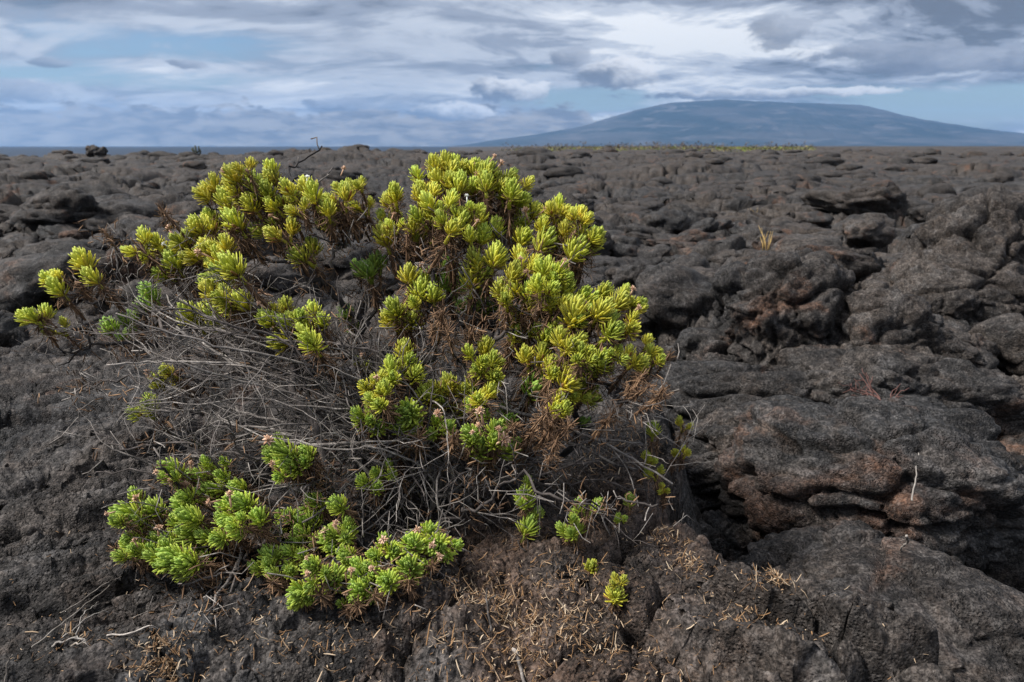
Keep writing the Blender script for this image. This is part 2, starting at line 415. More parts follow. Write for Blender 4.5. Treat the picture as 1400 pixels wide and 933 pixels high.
    cxm, cym = x + 0.6, y - 1.2
    ln = np.hypot(cxm, cym) + 1e-6
    gx += 0.05 * edge * cxm / ln; gy += 0.05 * edge * cym / ln
    # rough skin
    i = np.nonzero(r < 9)[0]
    if len(i):
        xx, yy = x[i], y[i]; f = 1 - sstep(r[i], 5, 9)
        f = f * (0.45 + 0.55 * sstep(perlin(xx / 0.35, yy / 0.28, 54), -0.25, 0.25))
        z[i] += f * (0.013 * perlin(xx / 0.06, yy / 0.06, 51) + 0.0095 * perlin(xx / 0.028, yy / 0.028, 52) + 0.0065 * perlin(xx / 0.013, yy / 0.013, 53))
        q = np.nonzero(r < 26)[0]; xq, yq = x[q], y[q]; fq = (1 - m[q]) * (1 - sstep(r[q], 15, 26))
        rough = 0.35 + 0.65 * sstep(perlin(xq / 1.4, yq / 1.4, 64), -0.3, 0.3)
        z[q] += fq * rough * (0.085 * np.abs(perlin(xq / 0.36, yq / 0.30, 65)) + 0.060 * np.abs(perlin(xq / 0.17, yq / 0.15, 66)) + 0.034 * np.abs(perlin(xq / 0.08, yq / 0.07, 67)) - 0.05)
        # ropes on some of the outer lobes
        rp = perlin(xx / 1.1, yy / 1.1, 55); ph = (xx * 0.35 + yy + 0.25 * perlin(xx / .5, yy / .5, 56)) / 0.055
        z[i] += f * (1 - m[i]) * 0.009 * sstep(rp, 0.0, 0.3) * np.sin(6.283 * ph + 2.5 * perlin(xx / .2, yy / .2, 57))
    lim = np.minimum(0.02 + 0.025 * r, 0.16); gm = np.hypot(gx, gy) + 1e-9; kk = np.minimum(1, lim / gm); gx = gx * kk; gy = gy * kk
    soil = np.clip(gully * 1.0 + 0.8 * gauss(x, y, 0.12, 1.55, 0.34, 0.30) * sstep(perlin(x / .25, y / .25, 61), -.35, .35) + 0.75 * gauss(x, y, 0.16, 1.12, 0.20, 0.18)
                   + 0.75 * gauss(x, y, 0.42, 1.9, 0.3, 0.25) + 0.5 * gauss(x, y, -0.95, 1.35, 0.3, 0.12) * sstep(perlin(x / .2, y / .2, 62), -.2, .4), 0, 1) * (r < 6)
    warm = np.clip(0.5 + rust, 0, 1)
    return z, gx, gy, soil, warm
def _mound_small(x, y, r, m):
    out = np.zeros_like(x)
    i = np.nonzero((m > 0.001) & (r < 7))[0]
    if len(i):
        p, _, _, _ = pillow(x[i], y[i], 0.34, 71, 1.7, 0.5, 0.05)
        q, _, _, _ = pillow(x[i], y[i], 0.10, 72, 1.4, 0.3, 0.08)
        t, _, _, _ = pillow(x[i], y[i], 0.035, 73, 1.2, 0.9, 0.12)
        out[i] = m[i] * ((0.022 + 0.028 * sstep(x[i], -0.6, -0.1) + 0.05 * sstep(x[i], 0.25, 0.7)) * p + (0.010 + 0.012 * sstep(x[i], -0.6, -0.1)) * q * (0.4 + 0.6 * sstep(perlin(x[i] / .4, y[i] / .4, 74), -.3, .3)) + 0.008 * t)
    return out

th = np.concatenate([np.radians(np.linspace(-180, -62, 50)), np.radians(np.linspace(-60, -43, 40)), np.radians(np.linspace(-42.8, 42.8, 860)), np.radians(np.linspace(43, 60, 40)), np.radians(np.linspace(62, 180, 50))])
rr = [0.0 + 0.25, 0.4, 0.55, 0.7, 0.8]
while rr[-1] < 260: rr.append(rr[-1] + 0.0037 * rr[-1] ** 1.25)
while rr[-1] < 9000: rr.append(rr[-1] * 1.09)
rr = np.array(rr)
RR, TH = np.meshgrid(rr, th, indexing='ij')
GX = (RR * np.sin(TH)); GY = (RR * np.cos(TH))
gz, ggx, ggy, gsoil, gwarm = terrain(GX.ravel(), GY.ravel())
GZ = gz.reshape(RR.shape)
nr, nt = RR.shape
def ground_z(x, y):
    r = math.hypot(x, y); t = math.atan2(x, y)
    i = int(np.clip(np.searchsorted(rr, r), 1, nr - 1)); j = int(np.clip(np.searchsorted(th, t), 1, nt - 1))
    return float(max(GZ[i, j], GZ[i - 1, j], GZ[i, j - 1]))
idx = (np.arange(nr - 1)[:, None] * nt + np.arange(nt - 1)[None, :]).ravel()
quads = np.stack([idx, idx + 1, idx + nt + 1, idx + nt], 1)

# ------------------------------------------------------------------ materials
def new_mat(name):
    mt = bpy.data.materials.new(name); mt.use_nodes = True; mt.node_tree.nodes.clear()
    return mt, NT(mt.node_tree)
def finish(N, shader, vol=None):
    o = N.n('ShaderNodeOutputMaterial')
    if shader is not None: N.put(o.inputs[0], shader)
    if vol is not None: N.put(o.inputs[1], vol)
def principled(N, col, rough=0.8, spec=0.3, normal=None):
    p = N.n('ShaderNodeBsdfPrincipled')
    N.put(p.inputs['Base Color'], col); N.put(p.inputs['Roughness'], rough); N.put(p.inputs['Specular IOR Level'], spec)
    if normal is not None: N.put(p.inputs['Normal'], normal)
    return p.outputs[0]
def attr(N, name):
    a = N.n('ShaderNodeAttribute'); a.attribute_name = name
    return a.outputs['Fac']
def lava_material(name, use_attr):
    mt, N = new_mat(name)
    g = N.n('ShaderNodeNewGeometry'); pos = g.outputs['Position']
    big = N.noise(pos, 0.55, 5, 0.6, 0.4)
    mid = N.noise(pos, 3.2, 6, 0.62, 0.3)
    fine = N.noise(pos, 52.0, 6, 0.68)
    spk = N.noise(pos, 190.0, 3, 0.6)
    col = N.mix(N.ss(mid, 0.33, 0.68), (0.006, 0.006, 0.0065), (0.032, 0.0315, 0.0315))
    brown = N.ss(N.m('ADD', N.m('ADD', N.m('MULTIPLY', big, 0.75), N.m('MULTIPLY', mid, 0.45)), N.m('MULTIPLY', attr(N, 'warm') if use_attr else 0.5, 0.22)), 0.62, 0.80)
    col = N.mix(N.m('MULTIPLY', brown, 0.5), col, (0.047, 0.033, 0.023))
    col = N.mix(N.ss(N.noise(pos, 7.0, 5, 0.62, 0.5), 0.50, 0.68, 0.0, 0.6), col, (0.058, 0.055, 0.0535))
    col = N.mix(N.ss(N.noise(pos, 5.0, 5, 0.62, 0.9), 0.52, 0.66, 0.0, 0.5), col, (0.042, 0.029, 0.021))
    col = N.mix(N.ss(N.noise(pos, 0.16, 6, 0.66, 0.8), 0.44, 0.60, 0.0, 0.6), col, (0.016, 0.0145, 0.014))
    rustn = N.noise(pos, 1.3, 5, 0.62, 0.8)
    col = N.mix(N.m('MULTIPLY', N.ss(rustn, 0.575, 0.70), 0.75), col, (0.085, 0.042, 0.024))
    if use_attr:
        soil = N.m('MULTIPLY', attr(N, 'soil'), N.ss(fine, 0.25, 0.6, 0.6, 1.0))
        col = N.mix(soil, col, (0.056, 0.034, 0.023))
    col = N.mix(N.ss(fine, 0.40, 0.66, 0.0, 0.55), col, N.mix(0.5, col, (0.115, 0.105, 0.097)))
    col = N.mix(N.ss(spk, 0.55, 0.75, 0.0, 0.5), col, (0.020, 0.018, 0.018))
    col = N.mix(N.ss(N.noise(pos, 95.0, 4, 0.6), 0.66, 0.74, 0.0, 0.5), col, (0.17, 0.155, 0.14))
    gr = N.noise(pos, 110.0, 4, 0.7); gr2 = N.noise(pos, 30.0, 4, 0.65)
    col = N.mix(1.0, col, N.mix(N.ss(gr, 0.36, 0.64), (0.32, 0.32, 0.32), (1.6, 1.6, 1.6)), 'MULTIPLY')
    col = N.mix(1.0, col, N.mix(N.ss(gr2, 0.36, 0.64), (0.55, 0.55, 0.55), (1.4, 1.4, 1.4)), 'MULTIPLY')
    vo = N.n('ShaderNodeTexVoronoi', feature='F1'); N.put(vo.inputs['Vector'], pos); vo.inputs['Scale'].default_value = 105.0
    hgt = N.m('ADD', N.m('MULTIPLY', fine, 0.9), N.m('ADD', N.m('MULTIPLY', spk, 0.22), N.m('MULTIPLY', N.ss(vo.outputs['Distance'], 0.1, 0.5), 0.30)))
    bp = N.n('ShaderNodeBump'); bp.inputs['Strength'].default_value = 1.0; bp.inputs['Distance'].default_value = 0.035
    N.put(bp.inputs['Height'], hgt)
    N.put(bp.inputs['Strength'], N.ss(N.noise(pos, 4.5, 4, 0.6, 0.5), 0.38, 0.62, 0.35, 1.0))
    finish(N, principled(N, col, N.ss(fine, 0.3, 0.7, 0.62, 0.92), 0.16, bp.outputs[0]))
    return mt
M_LAVA = lava_material('lava', True)
M_LOBE = lava_material('lava_lobe', False)

# ------------------------------------------------------------------ ground, sea, mountain, air
gv = np.stack([GX.ravel() + ggx, GY.ravel() + ggy, gz], 1)
ground = link('lava_field', np_mesh('lava_field', gv, quads, M_LAVA, True, {'soil': gsoil, 'warm': gwarm}))
tag(ground, 'dark grey and brown hardened lava covering the ground to the horizon', None, None, 'structure')

mt, N = new_mat('sea')
g = N.n('ShaderNodeNewGeometry')
wn = N.noise(g.outputs['Position'], 0.02, 4, 0.6)
bp = N.n('ShaderNodeBump'); bp.inputs['Strength'].default_value = 0.3; bp.inputs['Distance'].default_value = 1.0; N.put(bp.inputs['Height'], wn)
finish(N, principled(N, (0.008, 0.018, 0.035), 0.6, 0.15, bp.outputs[0]))
me = bpy.data.meshes.new('sea')
k = 96; S = [(0, 0, 0)] + [(31000 * math.sin(i * 2 * math.pi / k), 31000 * math.cos(i * 2 * math.pi / k), 0) for i in range(k)]
me.from_pydata(S, [], [(0, i + 1, (i + 1) % k + 1) for i in range(k)]); me.materials.append(mt); me.update()
sea = link('sea', me, None, (0, 0, -9.5)); tag(sea, 'dark blue strip of sea along the horizon', None, None, 'structure')

def shield_mountain():
    F, P = 933.33, R(15.94)
    prof = [(560, 201), (620, 199.5), (700, 187.5), (750, 181), (800, 172), (825, 163), (865, 151), (900, 142.5), (920, 139.5), (960, 137), (1000, 136), (1050, 139), (1125, 141), (1165, 142), (1200, 150), (1230, 158),
            (1275, 166), (1325, 175), (1365, 180), (1400, 185), (1480, 193), (1580, 198), (1680, 201)]
    D = 21000.0
    xs, hs = [], []
    for px, py in prof:                                            # skyline of the volcano at its real distance
        u = (px - 700) / F; v = (466.5 - py) / F
        t = D / (math.cos(P) + v * math.sin(P))
        xs.append(u * t); hs.append((-math.sin(P) + v * math.cos(P)) * t)
    X = np.linspace(xs[0], xs[-1], 420); H = np.maximum(np.interp(X, xs, hs), 0) + 10
    ker = np.hanning(15); ker /= ker.sum(); H = np.convolve(np.pad(H, 7, mode='edge'), ker, 'valid')
    Yn = np.linspace(-1, 1, 150)
    XX, YY = np.meshgrid(X, Yn, indexing='ij')
    prof_y = np.exp(-(np.abs(YY) / 0.42) ** 1.6) - math.exp(-(1 / 0.42) ** 1.6)
    Z = H[:, None] * prof_y / prof_y.max()
    yy = YY * 8000
    rad = np.arctan2(XX - 8200, yy) * 9
    rel = fbm(XX / 900 + YY, yy / 1500, 81, 4) * 60 + np.abs(perlin(rad * 3, Z / 900, 83)) * 90
    Z = Z + (rel - 40) * np.clip(Z / 500, 0, 1) * np.clip(1.3 - prof_y / prof_y.max(), 0.12, 1) - 25
    V = np.stack([XX.ravel(), D + yy.ravel(), Z.ravel()], 1)
    n, k = XX.shape
    ii = (np.arange(n - 1)[:, None] * k + np.arange(k - 1)[None, :]).ravel()
    mt, N = new_mat('volcano_slope')
    g = N.n('ShaderNodeNewGeometry'); sp = N.n('ShaderNodeSeparateXYZ'); N.put(sp.inputs[0], g.outputs['Position'])
    pv = N.xyz(N.m('MULTIPLY', sp.outputs[0], 0.00032), N.m('MULTIPLY', sp.outputs[1], 0.0003), N.m('MULTIPLY', sp.outputs[2], 0.0024))
    a = N.noise(pv, 1.0, 7, 0.6, 0.8); b = N.noise(pv, 2.7, 6, 0.6, 1.2)
    c = N.mix(N.ss(a, 0.42, 0.60), (0.007, 0.013, 0.014), (0.028, 0.030, 0.032))
    c = N.mix(N.ss(b, 0.52, 0.66, 0.0, 0.85), c, (0.055, 0.054, 0.057))
    finish(N, principled(N, c, 0.95, 0.1))
    o = link('shield_volcano', np_mesh('shield_volcano', V, np.stack([ii, ii + k, ii + k + 1, ii + 1], 1), mt, True))
    tag(o, 'broad blue hazy shield volcano rising beyond the lava', None, None, 'structure')
shield_mountain()

mt, N = new_mat('haze')
pv = N.n('ShaderNodeVolumePrincipled')
N.put(pv.inputs['Color'], (0.27, 0.50, 0.88)); N.put(pv.inputs['Density'], 2.1e-5); N.put(pv.inputs['Anisotropy'], 0.15)
finish(N, None, pv.outputs[0])
me = bpy.data.meshes.new('haze')
x0, x1, y0, y1, z0, z1 = -32000, 32000, -32000, 32000, -40, 1560
me.from_pydata([(x0, y0, z0), (x1, y0, z0), (x1, y1, z0), (x0, y1, z0), (x0, y0, z1), (x1, y0, z1), (x1, y1, z1), (x0, y1, z1)], [],
               [(0, 3, 2, 1), (4, 5, 6, 7), (0, 1, 5, 4), (1, 2, 6, 5), (2, 3, 7, 6), (3, 0, 4, 7)])
me.materials.append(mt); me.update()
hz = link('haze', me); tag(hz, 'thin bluish sea haze lying between the lava and the volcano', None, None, 'stuff')

ROSETTES=[
(-1.573, 2.179, 0.832, 0.089, 0),(-1.537, 2.219, 0.773, 0.073, 0),(-1.568, 2.271, 0.925, 0.067, 0),(-1.525, 2.255, 0.937, 0.06, 0),(-1.508, 2.221, 0.904, 0.078, 0),(-1.431, 2.257, 0.992, 0.09, 0),
(-1.325, 2.121, 0.958, 0.074, 0),(-1.289, 2.328, 1.039, 0.098, 0),(-1.264, 2.386, 1.02, 0.094, 0),(-1.088, 2.478, 1.213, 0.089, 0),(-1.056, 2.517, 1.212, 0.091, 0),(-0.856, 2.244, 1.3, 0.063, 0),
(-0.805, 2.343, 1.288, 0.072, 0),(-0.909, 2.273, 1.261, 0.082, 0),(-0.875, 2.307, 1.26, 0.083, 0),(-0.805, 2.326, 1.259, 0.078, 0),(-0.911, 2.279, 1.228, 0.082, 0),(-0.834, 2.28, 1.232, 0.094, 0),
(-0.801, 2.266, 1.216, 0.094, 0),(-0.985, 2.394, 1.173, 0.093, 0),(-0.927, 2.366, 1.197, 0.092, 0),(-0.858, 2.282, 1.177, 0.095, 0),(-0.761, 2.251, 1.18, 0.082, 0),(-0.708, 2.23, 1.23, 0.086, 0),
(-0.671, 2.273, 1.228, 0.088, 0),(-0.623, 2.188, 1.213, 0.079, 0),(-0.653, 2.11, 1.179, 0.066, 0),(-0.728, 2.241, 1.189, 0.081, 0),(-0.587, 2.164, 1.174, 0.079, 0),(-0.562, 2.238, 1.201, 0.087, 0),
(-0.601, 2.221, 1.124, 0.07, 0),(-1.08, 2.509, 1.123, 0.098, 0),(-0.928, 2.29, 1.117, 0.096, 0),(-0.824, 2.276, 1.11, 0.101, 0),(-0.731, 2.175, 1.1, 0.086, 0),(-0.683, 2.216, 1.037, 0.111, 0),
(-1.081, 2.346, 1.098, 0.092, 0),(-1.083, 2.462, 1.086, 0.09, 0),(-1.133, 2.349, 1.054, 0.117, 0),(-1.114, 2.4, 1.065, 0.076, 0),(-1.15, 2.37, 1.033, 0.1, 0),(-1.166, 2.33, 0.976, 0.093, 0),
(-1.201, 2.347, 0.946, 0.088, 0),(-1.049, 2.273, 1.024, 0.096, 0),(-0.997, 2.289, 1.044, 0.103, 0),(-0.9, 2.122, 1.062, 0.078, 0),(-0.982, 2.221, 1.002, 0.106, 0),(-0.97, 2.205, 0.97, 0.117, 0),
(-0.833, 1.991, 1.019, 0.101, 0),(-1.084, 2.315, 0.996, 0.074, 0),(-0.976, 2.169, 0.904, 0.093, 0),(-0.87, 2.009, 0.925, 0.087, 0),(-1.062, 2.227, 0.834, 0.127, 0),(-0.987, 2.228, 0.802, 0.127, 0),
(-0.823, 2.024, 0.905, 0.087, 0),(-0.873, 2.046, 0.892, 0.088, 0),(-1.351, 2.491, 0.828, 0.094, 2),(-1.306, 2.348, 0.815, 0.076, 2),(-1.488, 2.437, 0.716, 0.093, 2),(-1.34, 2.298, 0.776, 0.075, 2),
(-1.384, 2.343, 0.714, 0.051, 2),(-0.745, 2.076, 0.873, 0.095, 0),(-0.735, 1.975, 0.861, 0.081, 0),(-0.691, 1.972, 0.829, 0.108, 0),(-0.657, 1.965, 0.871, 0.085, 0),(-0.602, 1.972, 0.865, 0.091, 0),
(-0.583, 1.835, 0.843, 0.101, 0),(-1.081, 2.035, 0.681, 0.068, 0),(-1.143, 2.078, 0.627, 0.064, 0),(-1.223, 2.114, 0.528, 0.089, 0),(-1.068, 2.053, 0.632, 0.046, 0),(-0.57, 2.267, 0.807, 0.074, 2),
(-0.521, 2.313, 0.969, 0.061, 2),(-0.557, 2.35, 1.233, 0.079, 0),(-0.504, 2.298, 1.239, 0.059, 0),(-0.569, 2.248, 1.201, 0.081, 0),(-0.505, 2.337, 1.169, 0.073, 0),(-0.589, 2.232, 1.161, 0.058, 0),
(-0.395, 2.291, 1.21, 0.089, 0),(-0.412, 2.363, 1.184, 0.098, 0),(-0.412, 2.343, 1.125, 0.092, 0),(-0.424, 2.272, 1.076, 0.107, 0),(-0.375, 2.224, 1.111, 0.058, 0),(-0.293, 2.387, 1.27, 0.092, 0),
(-0.232, 2.366, 1.296, 0.097, 0),(-0.196, 2.409, 1.304, 0.098, 0),(-0.161, 2.417, 1.299, 0.093, 0),(-0.125, 2.397, 1.278, 0.086, 0),(-0.082, 2.31, 1.272, 0.089, 0),(-0.035, 2.346, 1.275, 0.096, 0),
(-0.052, 2.314, 1.251, 0.095, 0),(-0.211, 2.316, 1.26, 0.095, 0),(-0.17, 2.28, 1.244, 0.094, 0),(-0.273, 2.245, 1.23, 0.087, 0),(-0.296, 2.222, 1.207, 0.08, 0),(-0.227, 2.159, 1.195, 0.101, 0),
(-0.235, 2.184, 1.165, 0.091, 0),(-0.126, 2.326, 1.225, 0.084, 0),(-0.085, 2.268, 1.241, 0.082, 0),(-0.009, 2.276, 1.228, 0.1, 0),(0.031, 2.362, 1.241, 0.079, 0),(0.044, 2.353, 1.189, 0.097, 0),
(-0.017, 2.316, 1.205, 0.072, 0),(-0.275, 2.174, 1.157, 0.085, 0),(-0.288, 2.202, 1.118, 0.086, 0),(-0.291, 2.217, 1.083, 0.07, 0),(-0.249, 2.175, 1.063, 0.046, 0),(-0.185, 2.128, 1.142, 0.094, 0),
(-0.167, 2.099, 1.121, 0.099, 0),(-0.13, 2.212, 1.138, 0.092, 0),(-0.121, 2.127, 1.09, 0.078, 0),(-0.092, 2.188, 1.086, 0.086, 0),(-0.052, 2.268, 1.098, 0.095, 0),(-0.118, 2.166, 1.178, 0.056, 0),
(-0.148, 2.183, 1.157, 0.08, 0),(0.018, 2.352, 1.111, 0.098, 0),(0.034, 2.268, 1.085, 0.113, 0),(0.08, 2.363, 1.141, 0.086, 0),(0.102, 2.232, 1.111, 0.082, 0),(0.108, 2.176, 1.063, 0.097, 0),
(0.144, 2.243, 1.168, 0.087, 0),(0.187, 2.254, 1.159, 0.088, 0),(0.215, 2.149, 1.156, 0.073, 0),(0.125, 2.283, 1.139, 0.071, 0),(0.171, 2.248, 1.088, 0.1, 0),(0.161, 2.213, 1.054, 0.093, 0),
(0.208, 2.134, 1.048, 0.101, 0),(0.198, 2.172, 1.088, 0.08, 0),(0.254, 2.154, 1.095, 0.09, 0),(0.253, 2.205, 1.055, 0.105, 0),(0.268, 2.165, 1.077, 0.074, 0),(-0.073, 2.111, 1.027, 0.106, 0),
(-0.052, 2.099, 1.029, 0.089, 0),(-0.115, 2.123, 0.968, 0.108, 0),(-0.09, 2.123, 0.992, 0.079, 0),(0.048, 2.089, 1.034, 0.089, 0),(0.047, 2.038, 1.015, 0.07, 0),(-0.322, 2.104, 0.971, 0.084, 0),
(-0.282, 2.138, 0.948, 0.08, 0),(-0.284, 2.083, 0.926, 0.09, 0),(-0.246, 2.073, 0.919, 0.089, 0),(-0.363, 2.036, 0.878, 0.083, 0),(-0.335, 2.078, 0.856, 0.101, 0),(-0.355, 2.096, 0.839, 0.091, 0),
(-0.296, 2.049, 0.904, 0.066, 0),(-0.245, 2.448, 0.938, 0.117, 2),(-0.272, 2.421, 0.914, 0.103, 2),(-0.205, 2.394, 0.881, 0.103, 2),(-0.142, 2.272, 0.842, 0.086, 2),(-0.071, 2.262, 0.853, 0.085, 2),
(-0.484, 2.242, 0.981, 0.095, 2),(-0.447, 2.279, 0.984, 0.073, 2),(-0.558, 2.219, 0.818, 0.06, 2),(-0.542, 2.25, 0.765, 0.061, 2),(0.008, 2.011, 0.992, 0.075, 0),(-0.032, 2.034, 0.94, 0.082, 0),
(-0.008, 1.979, 0.927, 0.075, 0),(0.039, 2.002, 0.954, 0.081, 0),(0.078, 1.986, 0.926, 0.091, 0),(0.055, 2.007, 0.893, 0.076, 0),(0.093, 1.917, 0.982, 0.082, 0),(0.117, 2.016, 1.011, 0.086, 0),
(0.139, 1.994, 0.995, 0.074, 0),(0.161, 2.015, 0.936, 0.097, 0),(0.131, 1.973, 0.925, 0.074, 0),(0.109, 2.003, 0.942, 0.075, 0),(0.237, 2.026, 0.921, 0.098, 0),(0.29, 2.066, 0.925, 0.078, 0),
(0.26, 1.89, 0.905, 0.087, 0),(0.325, 1.978, 0.912, 0.085, 0),(0.358, 1.994, 0.92, 0.075, 0),(0.373, 1.984, 0.902, 0.054, 0),(0.183, 1.9, 0.898, 0.113, 0),(0.204, 1.918, 0.882, 0.083, 0),
(0.288, 1.868, 0.864, 0.102, 0),(0.353, 1.925, 0.865, 0.079, 0),(0.255, 1.934, 0.886, 0.073, 0),(0.029, 2.08, 0.843, 0.113, 0),(0.064, 2.031, 0.838, 0.099, 0),(0.016, 2.045, 0.801, 0.089, 0),
(0.048, 2.007, 0.828, 0.077, 0),(0.133, 1.983, 0.838, 0.092, 0),(0.119, 2.002, 0.805, 0.099, 0),(0.168, 1.842, 0.833, 0.086, 0),(0.082, 1.957, 0.76, 0.113, 0),(0.104, 1.914, 0.757, 0.085, 0),
(0.135, 1.864, 0.749, 0.083, 0),(0.198, 1.769, 0.81, 0.068, 0),(0.257, 1.834, 0.774, 0.091, 0),(0.216, 1.8, 0.808, 0.05, 0),(0.367, 1.87, 0.779, 0.077, 0),(0.417, 1.92, 0.795, 0.058, 0),
(0.298, 1.821, 0.801, 0.06, 0),(0.372, 1.852, 0.753, 0.062, 0),(0.422, 1.9, 0.77, 0.063, 0),(-0.078, 1.962, 0.779, 0.076, 0),(-0.097, 1.867, 0.776, 0.072, 0),(-0.068, 1.866, 0.741, 0.083, 0),
(-0.046, 1.903, 0.745, 0.053, 0),(-0.327, 1.999, 0.756, 0.088, 0),(-0.327, 1.916, 0.745, 0.074, 0),(-0.319, 1.933, 0.719, 0.086, 0),(-0.45, 1.947, 0.727, 0.049, 0),(-0.351, 1.834, 0.738, 0.087, 0),
(-0.307, 1.906, 0.722, 0.09, 0),(-0.383, 1.785, 0.724, 0.075, 0),(-0.367, 1.716, 0.711, 0.077, 0),(-0.363, 1.756, 0.723, 0.059, 0),(-0.157, 1.938, 0.674, 0.097, 0),(-0.172, 1.934, 0.659, 0.076, 0),
(-0.211, 1.927, 0.67, 0.075, 0),(-0.074, 1.813, 0.683, 0.081, 0),(-0.108, 1.899, 0.639, 0.064, 0),(-0.258, 1.894, 0.649, 0.08, 0),(-0.208, 1.967, 0.618, 0.099, 0),(-0.19, 1.942, 0.597, 0.093, 0),
(-0.105, 1.833, 0.62, 0.078, 1),(-0.254, 1.942, 0.606, 0.077, 0),(-0.288, 1.756, 0.646, 0.099, 1),(-0.288, 1.79, 0.601, 0.102, 1),(-0.314, 1.77, 0.602, 0.081, 1),(-0.387, 1.758, 0.63, 0.09, 1),
(-0.396, 1.725, 0.659, 0.068, 1),(-0.361, 1.796, 0.622, 0.061, 1),(-0.212, 1.802, 0.592, 0.087, 1),(-0.079, 1.732, 0.61, 0.109, 1),(-0.102, 1.76, 0.575, 0.08, 1),(-0.043, 1.723, 0.583, 0.079, 1),
(-0.044, 1.756, 0.533, 0.131, 1),(-0.107, 1.719, 0.585, 0.059, 1),(-0.328, 2.08, 0.616, 0.081, 2),(-0.301, 2.155, 0.585, 0.072, 2),(0.139, 1.791, 0.664, 0.081, 0),(0.169, 1.817, 0.721, 0.086, 0),
(0.23, 1.891, 0.662, 0.085, 0),(0.195, 1.845, 0.667, 0.062, 0),(0.079, 1.94, 0.665, 0.13, 2),(-0.016, 1.905, 0.587, 0.086, 2),(0.144, 1.759, 0.653, 0.06, 0),(0.224, 1.945, 0.545, 0.055, 2),
(0.256, 1.872, 0.741, 0.083, 0),(0.212, 1.877, 0.731, 0.073, 0),(-0.395, 1.748, 0.448, 0.076, 1),(-0.361, 1.77, 0.465, 0.067, 1),(-0.671, 1.775, 0.545, 0.071, 1),(-0.6, 1.635, 0.586, 0.085, 1),
(-0.649, 1.678, 0.554, 0.068, 1),(-0.586, 1.643, 0.548, 0.095, 1),(-0.55, 1.658, 0.572, 0.067, 1),(-0.618, 1.633, 0.538, 0.066, 1),(-0.566, 1.653, 0.566, 0.076, 1),(-0.924, 1.678, 0.512, 0.088, 1),
(-0.908, 1.63, 0.51, 0.057, 1),(-0.87, 1.732, 0.489, 0.065, 1),(-0.845, 1.775, 0.484, 0.067, 1),(-0.826, 1.743, 0.468, 0.076, 1),(-0.895, 1.738, 0.454, 0.091, 1),(-0.884, 1.653, 0.459, 0.087, 1),
(-0.858, 1.697, 0.431, 0.09, 1),(-0.833, 1.709, 0.437, 0.07, 1),(-0.761, 1.696, 0.452, 0.069, 1),(-0.891, 1.642, 0.426, 0.077, 1),(-1.074, 1.712, 0.395, 0.076, 1),(-1.045, 1.635, 0.403, 0.097, 1),
(-1.034, 1.581, 0.415, 0.056, 1),(-1.003, 1.687, 0.389, 0.09, 1),(-1.034, 1.749, 0.315, 0.093, 1),(-1.016, 1.664, 0.341, 0.069, 1),(-1.017, 1.603, 0.379, 0.067, 1),(-0.733, 1.544, 0.47, 0.082, 1),
(-0.687, 1.548, 0.486, 0.082, 1),(-0.676, 1.571, 0.444, 0.074, 1),(-0.669, 1.508, 0.451, 0.09, 1),(-0.682, 1.481, 0.474, 0.053, 1),(-0.738, 1.527, 0.424, 0.082, 1),(-0.781, 1.554, 0.386, 0.084, 1),
(-0.838, 1.573, 0.427, 0.084, 1),(-0.858, 1.594, 0.369, 0.086, 1),(-0.935, 1.642, 0.355, 0.078, 1),(-0.951, 1.647, 0.312, 0.089, 1),(-1.016, 1.6, 0.333, 0.096, 1),(-0.948, 1.544, 0.361, 0.074, 1),
(-0.844, 1.473, 0.374, 0.098, 1),(-0.807, 1.461, 0.371, 0.088, 1),(-0.841, 1.576, 0.31, 0.086, 1),(-0.889, 1.496, 0.37, 0.072, 1),(-0.822, 1.471, 0.342, 0.071, 1),(-0.99, 1.533, 0.353, 0.065, 1),
(-0.64, 1.673, 0.365, 0.079, 1),(-0.548, 1.701, 0.401, 0.08, 1),(-0.57, 1.728, 0.353, 0.072, 1),(-0.459, 1.604, 0.447, 0.076, 1),(-0.593, 1.721, 0.324, 0.092, 1),(-0.546, 1.617, 0.346, 0.087, 1),
(-0.58, 1.608, 0.336, 0.077, 1),(-0.478, 1.573, 0.366, 0.085, 1),(-0.445, 1.56, 0.397, 0.074, 1),(-0.429, 1.535, 0.34, 0.065, 1),(-0.62, 1.525, 0.351, 0.083, 1),(-0.635, 1.507, 0.332, 0.073, 1),
(-0.57, 1.471, 0.342, 0.071, 1),(-0.562, 1.511, 0.352, 0.073, 1),(-0.474, 1.404, 0.402, 0.06, 1),(-0.462, 1.379, 0.391, 0.076, 1),(-0.442, 1.439, 0.342, 0.088, 1),(-0.448, 1.544, 0.299, 0.066, 1),
(-0.509, 1.404, 0.323, 0.086, 1),(-0.4, 1.563, 0.263, 0.076, 1),(-0.373, 1.472, 0.274, 0.063, 1),(-0.51, 1.409, 0.29, 0.061, 1),(-0.461, 1.577, 0.375, 0.085, 1),(-0.431, 1.541, 0.34, 0.065, 1),
(-0.409, 1.573, 0.26, 0.067, 1),(-0.399, 1.534, 0.236, 0.075, 1),(-0.411, 1.45, 0.27, 0.045, 1),(-0.367, 1.619, 0.24, 0.069, 1),(-0.33, 1.554, 0.249, 0.076, 1),(-0.326, 1.511, 0.382, 0.082, 1),
(-0.27, 1.554, 0.292, 0.085, 1),(-0.254, 1.518, 0.386, 0.082, 1),(-0.238, 1.567, 0.377, 0.084, 1),(-0.226, 1.656, 0.33, 0.089, 1),(-0.192, 1.524, 0.374, 0.082, 1),(-0.197, 1.523, 0.337, 0.074, 1),
(-0.171, 1.6, 0.329, 0.077, 1)]
